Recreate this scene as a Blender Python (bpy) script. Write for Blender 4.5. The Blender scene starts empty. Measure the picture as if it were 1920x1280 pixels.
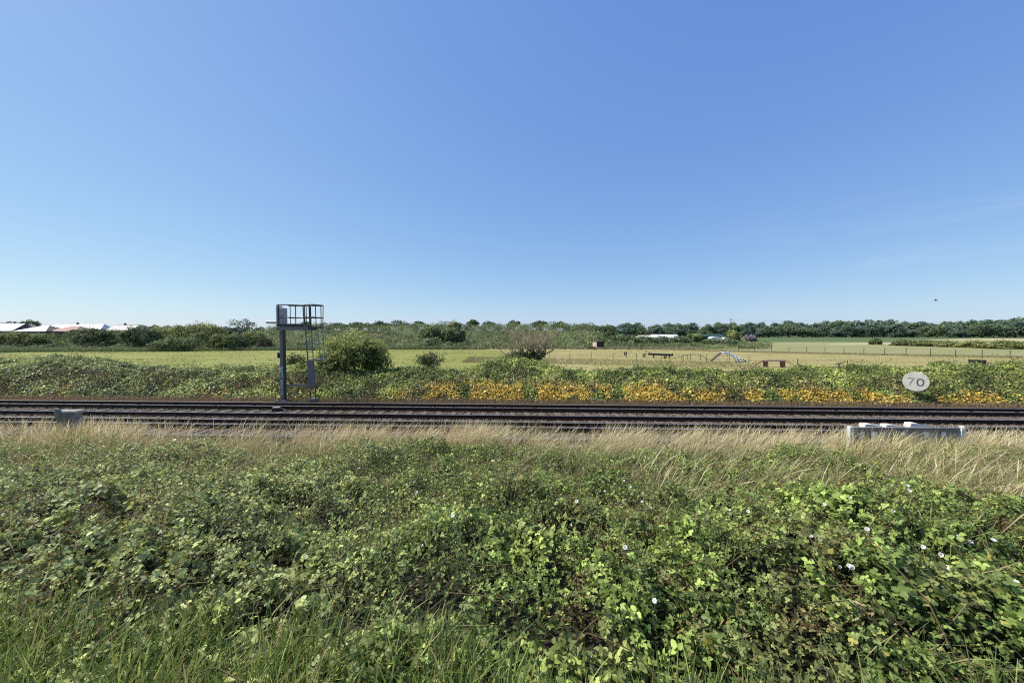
import bpy, math, random
import numpy as np
from mathutils import Vector
R = math.radians
rng = np.random.default_rng(7)
random.seed(7)
sc = bpy.context.scene
COL = sc.collection

# ------------------------------------------------------------------ camera model
H = 3.66                    # eye height above rail head
F = 697.0                   # focal length in photo pixels (1920 wide)
HOR = 619.0                 # horizon row
PITCH = math.atan((640 - HOR) / F)
cp, sp = math.cos(PITCH), math.sin(PITCH)
YAW = R(2.4)                # the railway runs slightly askew
ca, sa = math.cos(YAW), math.sin(YAW)

def P(px, py, Y):
    """point at depth Y seen at photo pixel px, py"""
    u = (px - 960) / F; v = -(py - 640) / F
    d = (u, cp + v * sp, -sp + v * cp)
    s = Y / d[1]
    return (d[0] * s, Y, H + d[2] * s)
def GY(py, z):
    """depth of a ground point of height z seen at row py (straight ahead)"""
    v = -(py - 640) / F
    return (H - z) / -((-sp + v * cp) / (cp + v * sp))
def W(s, q, z=0.0):         # track coordinates -> world
    return (s * ca + q * sa, -s * sa + q * ca, z)
def Q(x, y): return y * ca + x * sa

# ------------------------------------------------------------------ noise
def _h(ix, iy, seed):
    n = (ix.astype(np.int64) * 374761393 + iy.astype(np.int64) * 668265263 + seed * 982451653) & 0xffffffff
    n = ((n ^ (n >> 13)) * 1274126177) & 0xffffffff
    n = (n ^ (n >> 16)) & 0xffffff
    return n / float(0xffffff)
def vn(x, y, seed=0):
    x = np.asarray(x, float); y = np.asarray(y, float)
    ix, iy = np.floor(x), np.floor(y); fx, fy = x - ix, y - iy
    fx = fx * fx * (3 - 2 * fx); fy = fy * fy * (3 - 2 * fy)
    a, b = _h(ix, iy, seed), _h(ix + 1, iy, seed); c, d = _h(ix, iy + 1, seed), _h(ix + 1, iy + 1, seed)
    return (a * (1 - fx) + b * fx) * (1 - fy) + (c * (1 - fx) + d * fx) * fy
def fbm(x, y, seed=0, o=3):
    t = 0; a = .5; s = 0
    for k in range(o):
        t = t + a * vn(np.asarray(x) * 2 ** k, np.asarray(y) * 2 ** k, seed + k * 17); s += a; a *= .5
    return t / s
def ss(a, b, x):
    t = np.clip((np.asarray(x, float) - a) / (b - a), 0, 1); return t * t * (3 - 2 * t)

# ------------------------------------------------------------------ terrain
def bankz(q):
    return np.interp(q, [-40, 0, 1.0, 3, 5, 7, 9, 10.4, 11.2, 11.8, 12.2, 21.3, 22.5, 25.5, 28.5], [1.95, 1.95, 1.93, 1.58, 1.08, .66, .30, .10, -.08, -.28, -.38, -.38, -.1, -.3, -1.0])
def terr(x, y):
    x = np.asarray(x, float); y = np.asarray(y, float)
    z = bankz(Q(x, y))
    u = x / np.maximum(y, 1)
    # grassy rise behind the field, higher in the middle than on the left
    side = np.clip((1.0 - ss(.20, .34, u)), 0, 1)
    mid = ss(-.74, -.60, u) * side
    top = 1.4 + 3.3 * mid
    rise = ss(98, 128, y) * side * top
    z = z + np.where(y > 60, rise, 0)
    z = z + np.where(y > 60, .25 * (fbm(x / 30, y / 30, 5) - .5) * ss(80, 140, y), 0)
    return z

# ------------------------------------------------------------------ materials
def mat(name, col, rough=.8, metal=0, var=.0, scale=6, bump=0, bscale=None, spec=.4, stretch=None, col2=None, detail=6, lo=.35, hi=.65):
    m = bpy.data.materials.new(name); m.use_nodes = True
    nt = m.node_tree; n = nt.nodes; L = nt.links; b = n['Principled BSDF']
    b.inputs['Roughness'].default_value = rough; b.inputs['Metallic'].default_value = metal
    b.inputs['Specular IOR Level'].default_value = spec
    c2 = col2 if col2 else tuple(min(1, c * (1 - var)) for c in col)
    tc = n.new('ShaderNodeTexCoord'); mp = n.new('ShaderNodeMapping')
    L.new(tc.outputs['Object'], mp.inputs[0])
    if stretch: mp.inputs['Scale'].default_value = stretch
    nz = n.new('ShaderNodeTexNoise'); nz.inputs['Scale'].default_value = scale; nz.inputs['Detail'].default_value = detail
    nz.inputs['Roughness'].default_value = .65
    L.new(mp.outputs[0], nz.inputs[0])
    rp = n.new('ShaderNodeValToRGB'); rp.color_ramp.elements[0].position = lo; rp.color_ramp.elements[1].position = hi
    rp.color_ramp.elements[0].color = (*c2, 1); rp.color_ramp.elements[1].color = (*col, 1)
    L.new(nz.outputs[0], rp.inputs[0]); L.new(rp.outputs[0], b.inputs['Base Color'])
    if bump:
        bp = n.new('ShaderNodeBump'); bp.inputs['Strength'].default_value = bump; bp.inputs['Distance'].default_value = .05
        n2 = n.new('ShaderNodeTexNoise'); n2.inputs['Scale'].default_value = bscale or scale * 4; n2.inputs['Detail'].default_value = 5
        L.new(mp.outputs[0], n2.inputs[0]); L.new(n2.outputs[0], bp.inputs['Height']); L.new(bp.outputs[0], b.inputs['Normal'])
    return m
def leafmat(name, rough=.5, trans=.3, spec=.35, tb=1.0):
    m = bpy.data.materials.new(name); m.use_nodes = True
    nt = m.node_tree; n = nt.nodes; L = nt.links; b = n['Principled BSDF']
    at = n.new('ShaderNodeAttribute'); at.attribute_name = 'tint'
    L.new(at.outputs['Color'], b.inputs['Base Color'])
    b.inputs['Roughness'].default_value = rough; b.inputs['Specular IOR Level'].default_value = spec
    if trans > 0:
        t = n.new('ShaderNodeBsdfTranslucent'); mx = n.new('ShaderNodeMixShader'); mx.inputs[0].default_value = trans
        hs = n.new('ShaderNodeHueSaturation'); hs.inputs['Hue'].default_value = .485; hs.inputs['Value'].default_value = 1.5 * tb
        L.new(at.outputs['Color'], hs.inputs['Color']); L.new(hs.outputs[0], t.inputs['Color'])
        L.new(b.outputs[0], mx.inputs[1]); L.new(t.outputs[0], mx.inputs[2])
        L.new(mx.outputs[0], n['Material Output'].inputs['Surface'])
    return m
M = {}
M['leaf'] = leafmat('leaf', .48, .22, .36)
M['far_leaf'] = leafmat('far_leaf', .7, .2, .2)
M['grass'] = leafmat('grass_blade', .5, .3, .35)
M['straw'] = leafmat('straw', .6, .3, .3)
M['petal'] = leafmat('petal', .5, .3, .2)
M['stone'] = leafmat('stone', .85, 0, .3)
M['soil'] = mat('soil', (.055, .05, .025), .95, 0, .6, 3, .6)
M['ballast'] = mat('ballast', (.175, .124, .080), .95, 0, .75, 14, 1.0, 22, detail=8, lo=.38, hi=.62)
M['rail_side'] = mat('rail_side', (.055, .030, .019), .75, .2, .5, 8, .2, 40)
M['rail_top'] = mat('rail_top', (.62, .60, .57), .28, .9, .3, 3, stretch=(.3, 6, 1))
M['third_top'] = mat('third_rail_top', (.42, .38, .33), .4, .7, .4, 3, stretch=(.3, 6, 1))
M['concrete'] = mat('concrete', (.42, .40, .37), .9, 0, .4, 5, .3, 40)
M['old_concrete'] = mat('old_concrete', (.30, .29, .27), .9, 0, .55, 6, .4, 30)
M['pale_concrete'] = mat('pale_concrete', (.85, .83, .77), .85, 0, .25, 9, .2, 40)
M['sleeper'] = mat('sleeper_concrete', (.20, .175, .15), .9, 0, .5, 7, .4, 40)
M['steel'] = mat('galvanised_steel', (.225, .21, .185), .55, 0, .25, 5)
M['dark_steel'] = mat('dark_steel', (.075, .07, .062), .55, .1, .4, 8)
M['cage'] = mat('cage_steel', (.27, .31, .31), .5, .5, .35, 8)
M['guard'] = mat('guard_plate', (.24, .235, .22), .7, .2, .4, 14)
M['grey_box'] = mat('grey_box', (.50, .50, .50), .6, 0, .25, 6)
M['white_paint'] = mat('white_paint', (.74, .74, .72), .55, 0, .25, 5)
M['black'] = mat('black_plastic', (.015, .016, .018), .5, 0, .3, 8)
M['graffiti'] = mat('blue_paint', (.80, .93, .98), .6, 0, .1, 25)
M['sign_face'] = mat('sign_face', (.62, .60, .56), .45, .1, .28, 5, detail=8, lo=.3, hi=.55)
M['sign_black'] = mat('sign_black', (.10, .095, .09), .55, 0, .3, 22)
M['sign_worn'] = mat('sign_worn', (.14, .14, .14), .55, 0, .5, 16, col2=(.34, .34, .33))
M['panel'] = mat('panel_grey', (.38, .38, .36), .7, .0, .3, 4, lo=.3, hi=.7)
M['wood_pale'] = mat('pale_wood', (.78, .66, .55), .8, 0, .3, 6, stretch=(1, 1, 6))
M['wood_dark'] = mat('dark_wood', (.06, .042, .032), .85, 0, .4, 8, stretch=(6, 6, 1))
M['wood_red'] = mat('red_wood', (.25, .115, .075), .8, 0, .4, 6)
M['wood_tan'] = mat('tan_wood', (.72, .50, .38), .8, 0, .3, 6)
M['white_board'] = mat('white_board', (.86, .85, .82), .6, 0, .1, 4)
M['rubber'] = mat('rubber', (.018, .018, .019), .8, 0, .3, 9)
M['post'] = mat('fence_post', (.075, .07, .06), .8, 0, .4, 9)
M['wire'] = mat('fence_wire', (.16, .16, .15), .6, .4, .2, 9)
M['roof_glare'] = mat('roof_tile_glare', (.80, .78, .77), .4, 0, .12, .8)  # grey tiles; sun glare painted in as a near-white base
M['roof_grey'] = mat('roof_grey', (.46, .45, .44), .6, 0, .3, .8)
M['roof_dark'] = mat('roof_dark', (.15, .125, .125), .8, 0, .3, .8)
M['roof_pink'] = mat('roof_pink', (.56, .34, .30), .8, 0, .3, .9)
M['brick'] = mat('brick_wall', (.20, .14, .115), .9, 0, .35, 2)
M['render_wall'] = mat('rendered_wall', (.55, .52, .48), .9, 0, .15, 1)
M['glass'] = mat('window_glass', (.04, .05, .06), .1, 0, .2, 2, spec=.6)
M['green_sheet'] = mat('green_cladding', (.13, .33, .22), .6, 0, .25, .7)
M['green_dark'] = mat('dark_green_cladding', (.035, .09, .06), .7, 0, .3, .7)
M['white_sheet'] = mat('white_cladding', (.78, .78, .77), .5, 0, .1, .5)
M['bark'] = mat('bark', (.11, .085, .06), .9, 0, .5, 8, .4)
M['twig'] = mat('twig', (.56, .44, .28), .9, 0, .4, 8)
M['feather'] = mat('feather', (.05, .048, .05), .8, 0, .3, 8)
M['field'] = mat('mown_field', (.32, .315, .078), .95, 0, .3, .9, .4, 9, stretch=(.16, .42, 1), col2=(.20, .225, .045), detail=10, lo=.32, hi=.68)
M['dry_field'] = mat('dry_field', (.45, .37, .155), .95, 0, .3, .9, .4, 9, stretch=(.16, .42, 1), col2=(.29, .265, .095), detail=10, lo=.3, hi=.7)
M['green_field'] = mat('green_field', (.25, .275, .10), .95, 0, .3, .3, .3, 5, stretch=(.3, .8, 1), col2=(.37, .33, .15), detail=9)
M['crop_field'] = mat('crop_field', (.115, .175, .05), .95, 0, .3, .2, .3, 5, stretch=(.3, 2, 1), col2=(.08, .13, .04), detail=9)
M['straw_field'] = mat('straw_field', (.55, .47, .29), .95, 0, .3, .15, .3, 5, stretch=(.3, 2, 1), col2=(.30, .31, .15), detail=9, lo=.3, hi=.55)
# ground: dark soil near, green turf far
def ground_mat():
    m = mat('ground', (.10, .135, .05), .95, 0, .3, .08, .3, 4, col2=(.17, .175, .07))
    nt = m.node_tree; n = nt.nodes; L = nt.links; b = n['Principled BSDF']
    old = b.inputs['Base Color'].links[0].from_socket
    g = n.new('ShaderNodeNewGeometry'); sx = n.new('ShaderNodeSeparateXYZ'); L.new(g.outputs['Position'], sx.inputs[0])
    mr = n.new('ShaderNodeMapRange'); mr.inputs[1].default_value = 26; mr.inputs[2].default_value = 30
    L.new(sx.outputs['Y'], mr.inputs[0])
    mx = n.new('ShaderNodeMix'); mx.data_type = 'RGBA'; L.new(mr.outputs[0], mx.inputs[0])
    mx.inputs[6].default_value = (.035, .032, .016, 1); L.new(old, mx.inputs[7]); L.new(mx.outputs[2], b.inputs['Base Color'])
    return m
M['ground'] = ground_mat()

# ------------------------------------------------------------------ object helpers
def tag(o, label=None, cat=None, group=None, kind=None):
    if label: o['label'] = label
    if cat: o['category'] = cat
    if group: o['group'] = group
    if kind: o['kind'] = kind
    return o
def thing(name, label, cat, loc=(0, 0, 0), rz=0, group=None):
    o = bpy.data.objects.new(name, None); COL.objects.link(o); o.empty_display_size = .2
    o.location = loc; o.rotation_euler = (0, 0, rz)
    return tag(o, label, cat, group)
def link(name, me, parent=None):
    o = bpy.data.objects.new(name, me); COL.objects.link(o)
    if parent: o.parent = parent
    return o
def dup(root, loc, rz=0, scale=None, label=None):
    r = root.copy(); COL.objects.link(r); r.location = loc; r.rotation_euler = (0, 0, rz)
    if scale: r.scale = scale
    if label: r['label'] = label
    for ch in list(root.children):
        c = ch.copy(); COL.objects.link(c); c.parent = r
        for g in list(ch.children):
            d = g.copy(); COL.objects.link(d); d.parent = c
    return r
class MB:
    def __init__(s): s.v = []; s.f = []; s.mi = []; s.m = 0
    def add(s, vs, fs):
        o = len(s.v); s.v += [tuple(v) for v in vs]; s.f += [tuple(i + o for i in f) for f in fs]; s.mi += [s.m] * len(fs); return s
    def box(s, c, d, rz=0, ry=0):
        cx, cy, cz = c; x, y, z = d[0] / 2, d[1] / 2, d[2] / 2
        vs = []
        for X, Y, Z in ((-x, -y, -z), (x, -y, -z), (x, y, -z), (-x, y, -z), (-x, -y, z), (x, -y, z), (x, y, z), (-x, y, z)):
            X, Z = X * math.cos(ry) + Z * math.sin(ry), -X * math.sin(ry) + Z * math.cos(ry)
            X, Y = X * math.cos(rz) - Y * math.sin(rz), X * math.sin(rz) + Y * math.cos(rz)
            vs.append((X + cx, Y + cy, Z + cz))
        return s.add(vs, [(0, 3, 2, 1), (4, 5, 6, 7), (0, 1, 5, 4), (1, 2, 6, 5), (2, 3, 7, 6), (3, 0, 4, 7)])
    def tube(s, pts, r, n=6, closed=False):
        pts = [np.array(p, float) for p in pts]; k = len(pts)
        rr = r if hasattr(r, '__len__') else [r] * k
        vs = []; fs = []
        for i, p in enumerate(pts):
            if closed: t = pts[(i + 1) % k] - pts[i - 1]
            else: t = pts[min(i + 1, k - 1)] - pts[max(i - 1, 0)]
            t = t / (np.linalg.norm(t) + 1e-9)
            a = np.array((0, 0, 1.)) if abs(t[2]) < .9 else np.array((1., 0, 0))
            u = np.cross(t, a); u /= np.linalg.norm(u); w = np.cross(t, u)
            for j in range(n):
                A = 2 * math.pi * (j + .5) / n; vs.append(p + rr[i] * (math.cos(A) * u + math.sin(A) * w))
        for i in range(k if closed else k - 1):
            i2 = (i + 1) % k
            for j in range(n): fs.append((i * n + j, i * n + (j + 1) % n, i2 * n + (j + 1) % n, i2 * n + j))
        if not closed: fs.append(tuple(range(n - 1, -1, -1))); fs.append(tuple((k - 1) * n + j for j in range(n)))
        return s.add(vs, fs)
    def lathe(s, prof, n=20, c=(0, 0, 0)):
        vs = []; fs = []
        for r, z in prof:
            for j in range(n): A = 2 * math.pi * j / n; vs.append((c[0] + r * math.cos(A), c[1] + r * math.sin(A), c[2] + z))
        for i in range(len(prof) - 1):
            for j in range(n): fs.append((i * n + j, i * n + (j + 1) % n, (i + 1) * n + (j + 1) % n, (i + 1) * n + j))
        fs.append(tuple(range(n - 1, -1, -1))); fs.append(tuple((len(prof) - 1) * n + j for j in range(n)))
        return s.add(vs, fs)
    def prism(s, poly, y0, y1, f=lambda x, y, z: (x, y, z)):
        """poly of (x, z) extruded along y"""
        n = len(poly); vs = [f(x, y0, z) for x, z in poly] + [f(x, y1, z) for x, z in poly]
        fs = [tuple(range(n)), tuple(range(2 * n - 1, n - 1, -1))] + [(i + n, (i + 1) % n + n, (i + 1) % n, i) for i in range(n)]
        return s.add(vs, fs)
    def build(s, name, mats, parent=None, smooth=False, bevel=0):
        me = bpy.data.meshes.new(name); me.from_pydata(s.v, [], s.f)
        for m in (mats if isinstance(mats, list) else [mats]): me.materials.append(m)
        me.polygons.foreach_set('material_index', s.mi)
        if smooth: me.polygons.foreach_set('use_smooth', [True] * len(s.f))
        me.update(); o = link(name, me, parent)
        if bevel:
            b = o.modifiers.new('edge', 'BEVEL'); b.width = bevel; b.segments = 2; b.limit_method = 'ANGLE'
        return o
def npmesh(name, V, quads, tint, m, parent=None, smooth=False):
    """V (n,3), quads (k,4) all quads, tint (k,3)"""
    me = bpy.data.meshes.new(name); n, k = len(V), len(quads)
    me.vertices.add(n); me.vertices.foreach_set('co', np.ascontiguousarray(V, np.float32).ravel())
    me.loops.add(k * 4); me.loops.foreach_set('vertex_index', np.ascontiguousarray(quads, np.int32).ravel())
    me.polygons.add(k); me.polygons.foreach_set('loop_start', np.arange(0, 4 * k, 4, dtype=np.int32))
    me.update(calc_edges=True)
    if smooth: me.polygons.foreach_set('use_smooth', np.ones(k, bool))
    a = me.attributes.new('tint', 'FLOAT_COLOR', 'FACE')
    c = np.ones((k, 4), np.float32); c[:, :3] = tint; a.data.foreach_set('color', c.ravel())
    me.materials.append(m); me.validate()
    return link(name, me, parent)
def norm(a): return a / (np.linalg.norm(a, axis=-1, keepdims=True) + 1e-9)

# leaf templates: x across, y along, z up ; (verts, quads)
T_HI = (np.array([(0, 0, 0), (0, .5, .03), (0, 1, -.10), (-.30, .10, .05), (-.46, .42, .10), (-.27, .78, .02), (.30, .10, .05), (.46, .42, .10), (.27, .78, .02)]),
        np.array([(0, 1, 4, 3), (1, 2, 5, 4), (0, 6, 7, 1), (1, 7, 8, 2)]))
T_MID = (np.array([(0, 0, 0), (-.42, .3, .09), (-.30, .75, .04), (0, 1, -.08), (.42, .3, .09), (.30, .75, .04)]),
         np.array([(0, 3, 2, 1), (0, 4, 5, 3)]))
T_LO = (np.array([(0, 0, 0), (-.45, .5, .06), (0, 1, 0), (.45, .5, .06)]), np.array([(0, 3, 2, 1)]))
def leaves(name, pos, nrm, dirv, size, tint, m, T=T_MID, width=1.0, parent=None):
    n = norm(nrm); d = norm(dirv - n * np.sum(dirv * n, 1, keepdims=True)); x = np.cross(d, n)
    tv, tq = T; N = len(pos)
    w = np.broadcast_to(np.asarray(width, float), (N,)) * size
    V = (pos[:, None, :] + tv[None, :, 0, None] * x[:, None, :] * w[:, None, None] + tv[None, :, 1, None] * d[:, None, :] * size[:, None, None]
         + tv[None, :, 2, None] * n[:, None, :] * size[:, None, None])
    Qd = tq[None] + (np.arange(N) * len(tv))[:, None, None]
    return npmesh(name, V.reshape(-1, 3), Qd.reshape(-1, 4), np.repeat(tint, len(tq), 0), m, parent)
def blades(name, base, L, lean, width, tint, m, segs=4, head=None, droop=.35, parent=None, facing=None):
    """grass blades: base (N,3), L length, lean (N,2) horizontal lean as a fraction of the length"""
    N = len(base); t = np.linspace(0, 1, segs + 1)
    fa = rng.uniform(0, math.pi, N) if facing is None else facing
    side = np.stack([np.cos(fa), np.sin(fa), np.zeros(N)], 1)
    h = np.zeros((N, segs + 1, 3))
    h[:, :, :2] = lean[:, None, :] * (t ** 1.8)[None, :, None] * L[:, None, None]
    ln = np.linalg.norm(lean, axis=1)
    h[:, :, 2] = L[:, None] * (t[None, :] - droop * ln[:, None] * t[None, :] ** 2.5)
    prof = 1 - .85 * t ** 2
    if head is not None:
        pr = np.tile(.45 * np.ones(segs + 1), (N, 1)); pr[:, -2] = np.where(head, 1.6, .35); pr[:, -1] = .25
    else: pr = np.tile(prof, (N, 1))
    wv = side[:, None, :] * (pr * width[:, None])[:, :, None] * .5
    c = base[:, None, :] + h
    V = np.stack([c - wv, c + wv], 2).reshape(N, -1, 3)
    k = np.arange(segs); qd = np.stack([2 * k, 2 * k + 1, 2 * k + 3, 2 * k + 2], 1)
    Qd = qd[None] + (np.arange(N) * 2 * (segs + 1))[:, None, None]
    tt = tint if tint.ndim == 3 else np.repeat(tint[:, None], segs, 1)
    return npmesh(name, V.reshape(-1, 3), Qd.reshape(-1, 4), tt.reshape(-1, 3), m, parent)
def rndir(N): return norm(rng.normal(size=(N, 3)))
def mixc(a, b, t): return np.asarray(a)[None] * (1 - t[:, None]) + np.asarray(b)[None] * t[:, None]
def sheet(name, xs, ys, zf, m, kind='structure', label=None):
    X, Y = np.meshgrid(xs, ys); return gridsheet(name, X, Y, zf(X, Y), m, kind)
def gridsheet(name, X, Y, Z, m, kind='structure'):
    r, c = X.shape; V = np.stack([X, Y, Z], -1).reshape(-1, 3)
    i = np.arange(r - 1)[:, None] * c + np.arange(c - 1)[None]
    q = np.stack([i, i + 1, i + c + 1, i + c], -1).reshape(-1, 4)
    o = npmesh(name, V, q, np.zeros((len(q), 3)), m, smooth=True); o['kind'] = kind
    return o

# ================================================================== SETTING
ys = np.concatenate([np.arange(-30, 0, 2), np.arange(0, 32, .4), np.arange(32, 180, 2.5), np.geomspace(180, 6000, 40)])
us = np.linspace(-1, 1, 260)
X = us[None, :] * (45 + 1.9 * np.maximum(ys, 0))[:, None]; Yg = np.repeat(ys[:, None], len(us), 1)
gridsheet('ground', X, Yg, terr(X, Yg), M['ground'])

def fieldsheet(name, poly, m, dz):
    """poly: rows of (Y, uL, uR)"""
    poly = np.array(poly); yy = np.linspace(poly[0, 0], poly[-1, 0], 60)
    l = np.interp(yy, poly[:, 0], poly[:, 1]); r = np.interp(yy, poly[:, 0], poly[:, 2])
    t = np.linspace(0, 1, 90)
    X = (l[:, None] * (1 - t) + r[:, None] * t) * yy[:, None]; Y = np.repeat(yy[:, None], 90, 1)
    return gridsheet(name, X, Y, terr(X, Y) + dz, m)
U = lambda px: (px - 960) / F
fieldsheet('mown_field', [(29, -1.6, .05), (62, -1.45, .02), (78, -1.33, .0), (86, -.5, -.02), (89, -.33, -.05)], M['field'], .02)
fieldsheet('dry_field', [(29, -.02, 1.75), (60, .0, 1.62), (62.5, .02, 1.5), (70, .0, .95), (80, -.03, .58), (88, -.06, .44), (92, -.08, .3)], M['dry_field'], .03)
fieldsheet('green_field', [(60, 1.30, 1.9), (66, .85, 1.8), (75, .5, 1.7), (88, .38, 1.65), (104, .33, 1.6), (118, .3, 1.6), (146, .32, 1.6)], M['green_field'], .016)
fieldsheet('straw_field', [(119, .84, 1.18), (128, .86, 1.14), (136, .95, 1.05)], M['straw_field'], .03)
fieldsheet('straw_field', [(158, 1.22, 1.6), (180, 1.1, 1.6), (205, 1.25, 1.6)], M['straw_field'], .04)
fieldsheet('crop_field', [(146, .32, 1.6), (190, .42, 1.55), (236, .35, 1.5)], M['crop_field'], .016)

# trackbed of ballast, with shoulders
qs = np.array([10.9, 11.4, 11.9, 12.2, 12.8, 13.4, 14.2, 15.2, 15.9, 16.6, 17.3, 18.0, 18.5, 19.1, 19.7, 20.6]); zs = np.array([-.40, -.30, -.21, -.19, -.20, -.20, -.2, -.2, -.19, -.2, -.2, -.19, -.2, -.23, -.30, -.38])
qq = np.linspace(10.9, 20.6, 110); ssx = np.linspace(-70, 70, 700)
Sg, Qg = np.meshgrid(ssx, qq); Zg = np.interp(Qg, qs, zs) + .03 * (fbm(Sg * 3, Qg * 3, 3) - .5)
gridsheet('ballast', Sg * ca + Qg * sa, -Sg * sa + Qg * ca, Zg, M['ballast'])
# loose stones of the ballast
N = 42000
s_ = rng.uniform(-34, 30, N); q_ = rng.uniform(11.4, 19.4, N)
pz = np.interp(q_, qs, zs) + .005
oc = np.array([(1, 0, 0), (0, 1, 0), (-1, 0, 0), (0, -1, 0), (0, 0, .8), (0, 0, -.8), (.6, .6, .5), (-.6, .5, .5)])
sz = rng.uniform(.016, .042, N)
tv = np.array([(-1, -1, -.6), (1, -1, -.6), (1, 1, -.6), (-1, 1, -.6), (-.6, -.7, .7), (.7, -.5, .7), (.5, .7, .6), (-.7, .5, .7)])
tq = np.array([(4, 5, 6, 7), (0, 1, 5, 4), (1, 2, 6, 5), (2, 3, 7, 6), (3, 0, 4, 7)])
ang = rng.uniform(0, 6.28, N); jit = tv[None] * (1 + rng.uniform(-.35, .35, (N, 8, 3)))
jx = jit[:, :, 0] * np.cos(ang)[:, None] - jit[:, :, 1] * np.sin(ang)[:, None]; jy = jit[:, :, 0] * np.sin(ang)[:, None] + jit[:, :, 1] * np.cos(ang)[:, None]
V = np.stack([jx, jy, jit[:, :, 2]], -1) * sz[:, None, None]
V += np.stack([s_ * ca + q_ * sa, -s_ * sa + q_ * ca, pz], -1)[:, None]
t0 = rng.uniform(.25, 1.0, N) ** 1.3
tint = mixc((.05, .037, .026), (.27, .215, .165), t0)
npmesh('ballast_stones', V.reshape(-1, 3), (tq[None] + (np.arange(N) * 8)[:, None, None]).reshape(-1, 4), np.repeat(tint, 5, 0), M['stone'])['kind'] = 'stuff'

# ================================================================== RAILWAY
def railprof(kind):
    if kind == 'run':
        h = [(-.07, -.159), (.07, -.159), (.07, -.148), (.012, -.128), (.010, -.052), (.034, -.038), (.036, -.006)]
        return h + [(.028, 0), (-.028, 0)] + [(-x, z) for x, z in h[::-1][:-2]]
    h = [(-.06, -.05), (.06, -.05), (.06, -.04), (.03, -.025), (.03, .03), (.045, .04), (.045, .072)]
    return h + [(.04, .076), (-.04, .076)] + [(-x, z) for x, z in h[::-1][:-2]]
def rail(name, label, q, kind):
    t = thing(name, label, 'rail', W(0, q), -YAW)
    pr = railprof(kind); ztop = max(z for x, z in pr)
    b = MB(); n = len(pr); xs = np.linspace(-68, 68, 35); vs = []; fs = []; mi = []
    for xx in xs:
        wob = .004 * math.sin(xx * .7)
        for x, z in pr: vs.append((xx, x + wob, z))
    for i in range(len(xs) - 1):
        for j in range(n):
            f = (i * n + j, (i + 1) * n + j, (i + 1) * n + (j + 1) % n, i * n + (j + 1) % n)
            b.m = 1 if pr[j][1] > ztop - .002 and pr[(j + 1) % n][1] > ztop - .002 else 0
            o = len(fs); fs.append(f); mi.append(b.m)
    b.v = vs; b.f = fs; b.mi = mi
    b.build('rail_bar', [M['rail_side'], M['rail_top'] if kind == 'run' else M['third_top']], t)
    if kind != 'run':
        for k in range(-16, 16):
            MB().lathe([(.07, -.19), (.085, -.15), (.055, -.12), (.075, -.09), (.05, -.052)], 10, (k * 2.0 + .4, 0, 0)).build('insulator', M['old_concrete'], t)
    return t
rail('conductor_rail', 'dull raised conductor rail along the far edge of the far track', 17.86, 'third')
rail('running_rail', 'shiny running rail of the far track on its field side', 17.40, 'run')
rail('running_rail', 'running rail of the far track on the side of the ballast gap between tracks', 15.90, 'run')
rail('conductor_rail', 'raised conductor rail of the near track, beside the ballast gap between tracks', 14.40, 'third')
rail('running_rail', 'running rail of the near track just in front of its conductor rail', 13.94, 'run')
rail('running_rail', 'rail closest to the dry grass, half hidden by stalks', 12.44, 'run')

# concrete sleepers with rail clips
def sleeper(q, label, group, clips):
    t = thing('sleeper', label, 'sleeper', W(0, q), -YAW, group)
    b = MB(); b.prism([(-.14, -.33), (.14, -.33), (.105, -.168), (-.105, -.168)], -1.25, 1.25)
    b.build('sleeper_body', M['sleeper'], t)
    if clips:
        for dy in (-.75, .75):
            for e in (-1, 1):
                MB().box((0, dy + e * .105, -.145), (.10, .07, .05)).tube([(-.05, dy + e * .09, -.13), (-.03, dy + e * .14, -.11), (.03, dy + e * .14, -.11), (.05, dy + e * .09, -.13)], .014, 5).build('rail_clip', M['rail_side'], t)
    return t
s0 = sleeper(16.65, 'pale concrete sleeper lying across the far track', 'sleepers of the far track', True)
for k in range(-44, 40):
    if k == 0: continue
    dup(s0, W(k * .68, 16.65), -YAW + R(random.uniform(-.4, .4)))
s1 = sleeper(13.19, 'concrete sleeper of the near track seen between dry grass stalks', 'sleepers of the near track', False)
for k in range(-32, 30):
    if k == 0: continue
    dup(s1, W(k * .68, 13.19), -YAW + R(random.uniform(-.4, .4)))
# small dark rail joint box between the rails of the far track
jx = P(505, 768, 17.0)[0]
t = thing('rail_lubricator', 'small black lineside box with pale lid against far running rail', 'box', W((jx - 17.1 * sa) / ca, 17.12), -YAW)
MB().box((0, 0, -.10), (.42, .22, .14)).build('housing', M['black'], t, bevel=.01)
MB().box((-.10, .06, -.015), (.30, .22, .02), R(25)).build('lid', M['concrete'], t)
MB().tube([(.2, 0, -.08), (.36, -.03, -.09), (.44, .1, -.14)], .018, 6).build('cable', M['black'], t)

# ================================================================== SIGNAL STRUCTURE
Y0 = 20.75; X0 = U(530) * Y0; zb = -.36
sig = thing('signal_post', 'grey steel railway signal on square post with caged ladder and railed platform', 'signal', (X0, Y0, zb))
def lx(px, yo=0.0): return (px - 960) / F * (Y0 + yo) - X0
def lz(py, yo=0.0): return H + (HOR - py) * (Y0 + yo) / F - zb
ph = lz(618)
MB().box((-.03, 0, ph / 2), (.22, .16, ph)).build('post', M['steel'], sig, bevel=.006)
MB().box((.095, -.02, ph / 2), (.03, .24, ph - .05)).build('post_flange', M['dark_steel'], sig)
b = MB(); b.box((-.02, 0, .06), (.6, .6, .14)); b.build('foundation', M['old_concrete'], sig)
b = MB(); b.box((-.02, 0, .15), (.42, .42, .03))
for e in (-1, 1):
    for g in (-1, 1): b.tube([(-.02 + e * .17, g * .17, .16), (-.02 + e * .17, g * .17, .21)], .02, 6)
b.build('base_plate', M['dark_steel'], sig)
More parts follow.
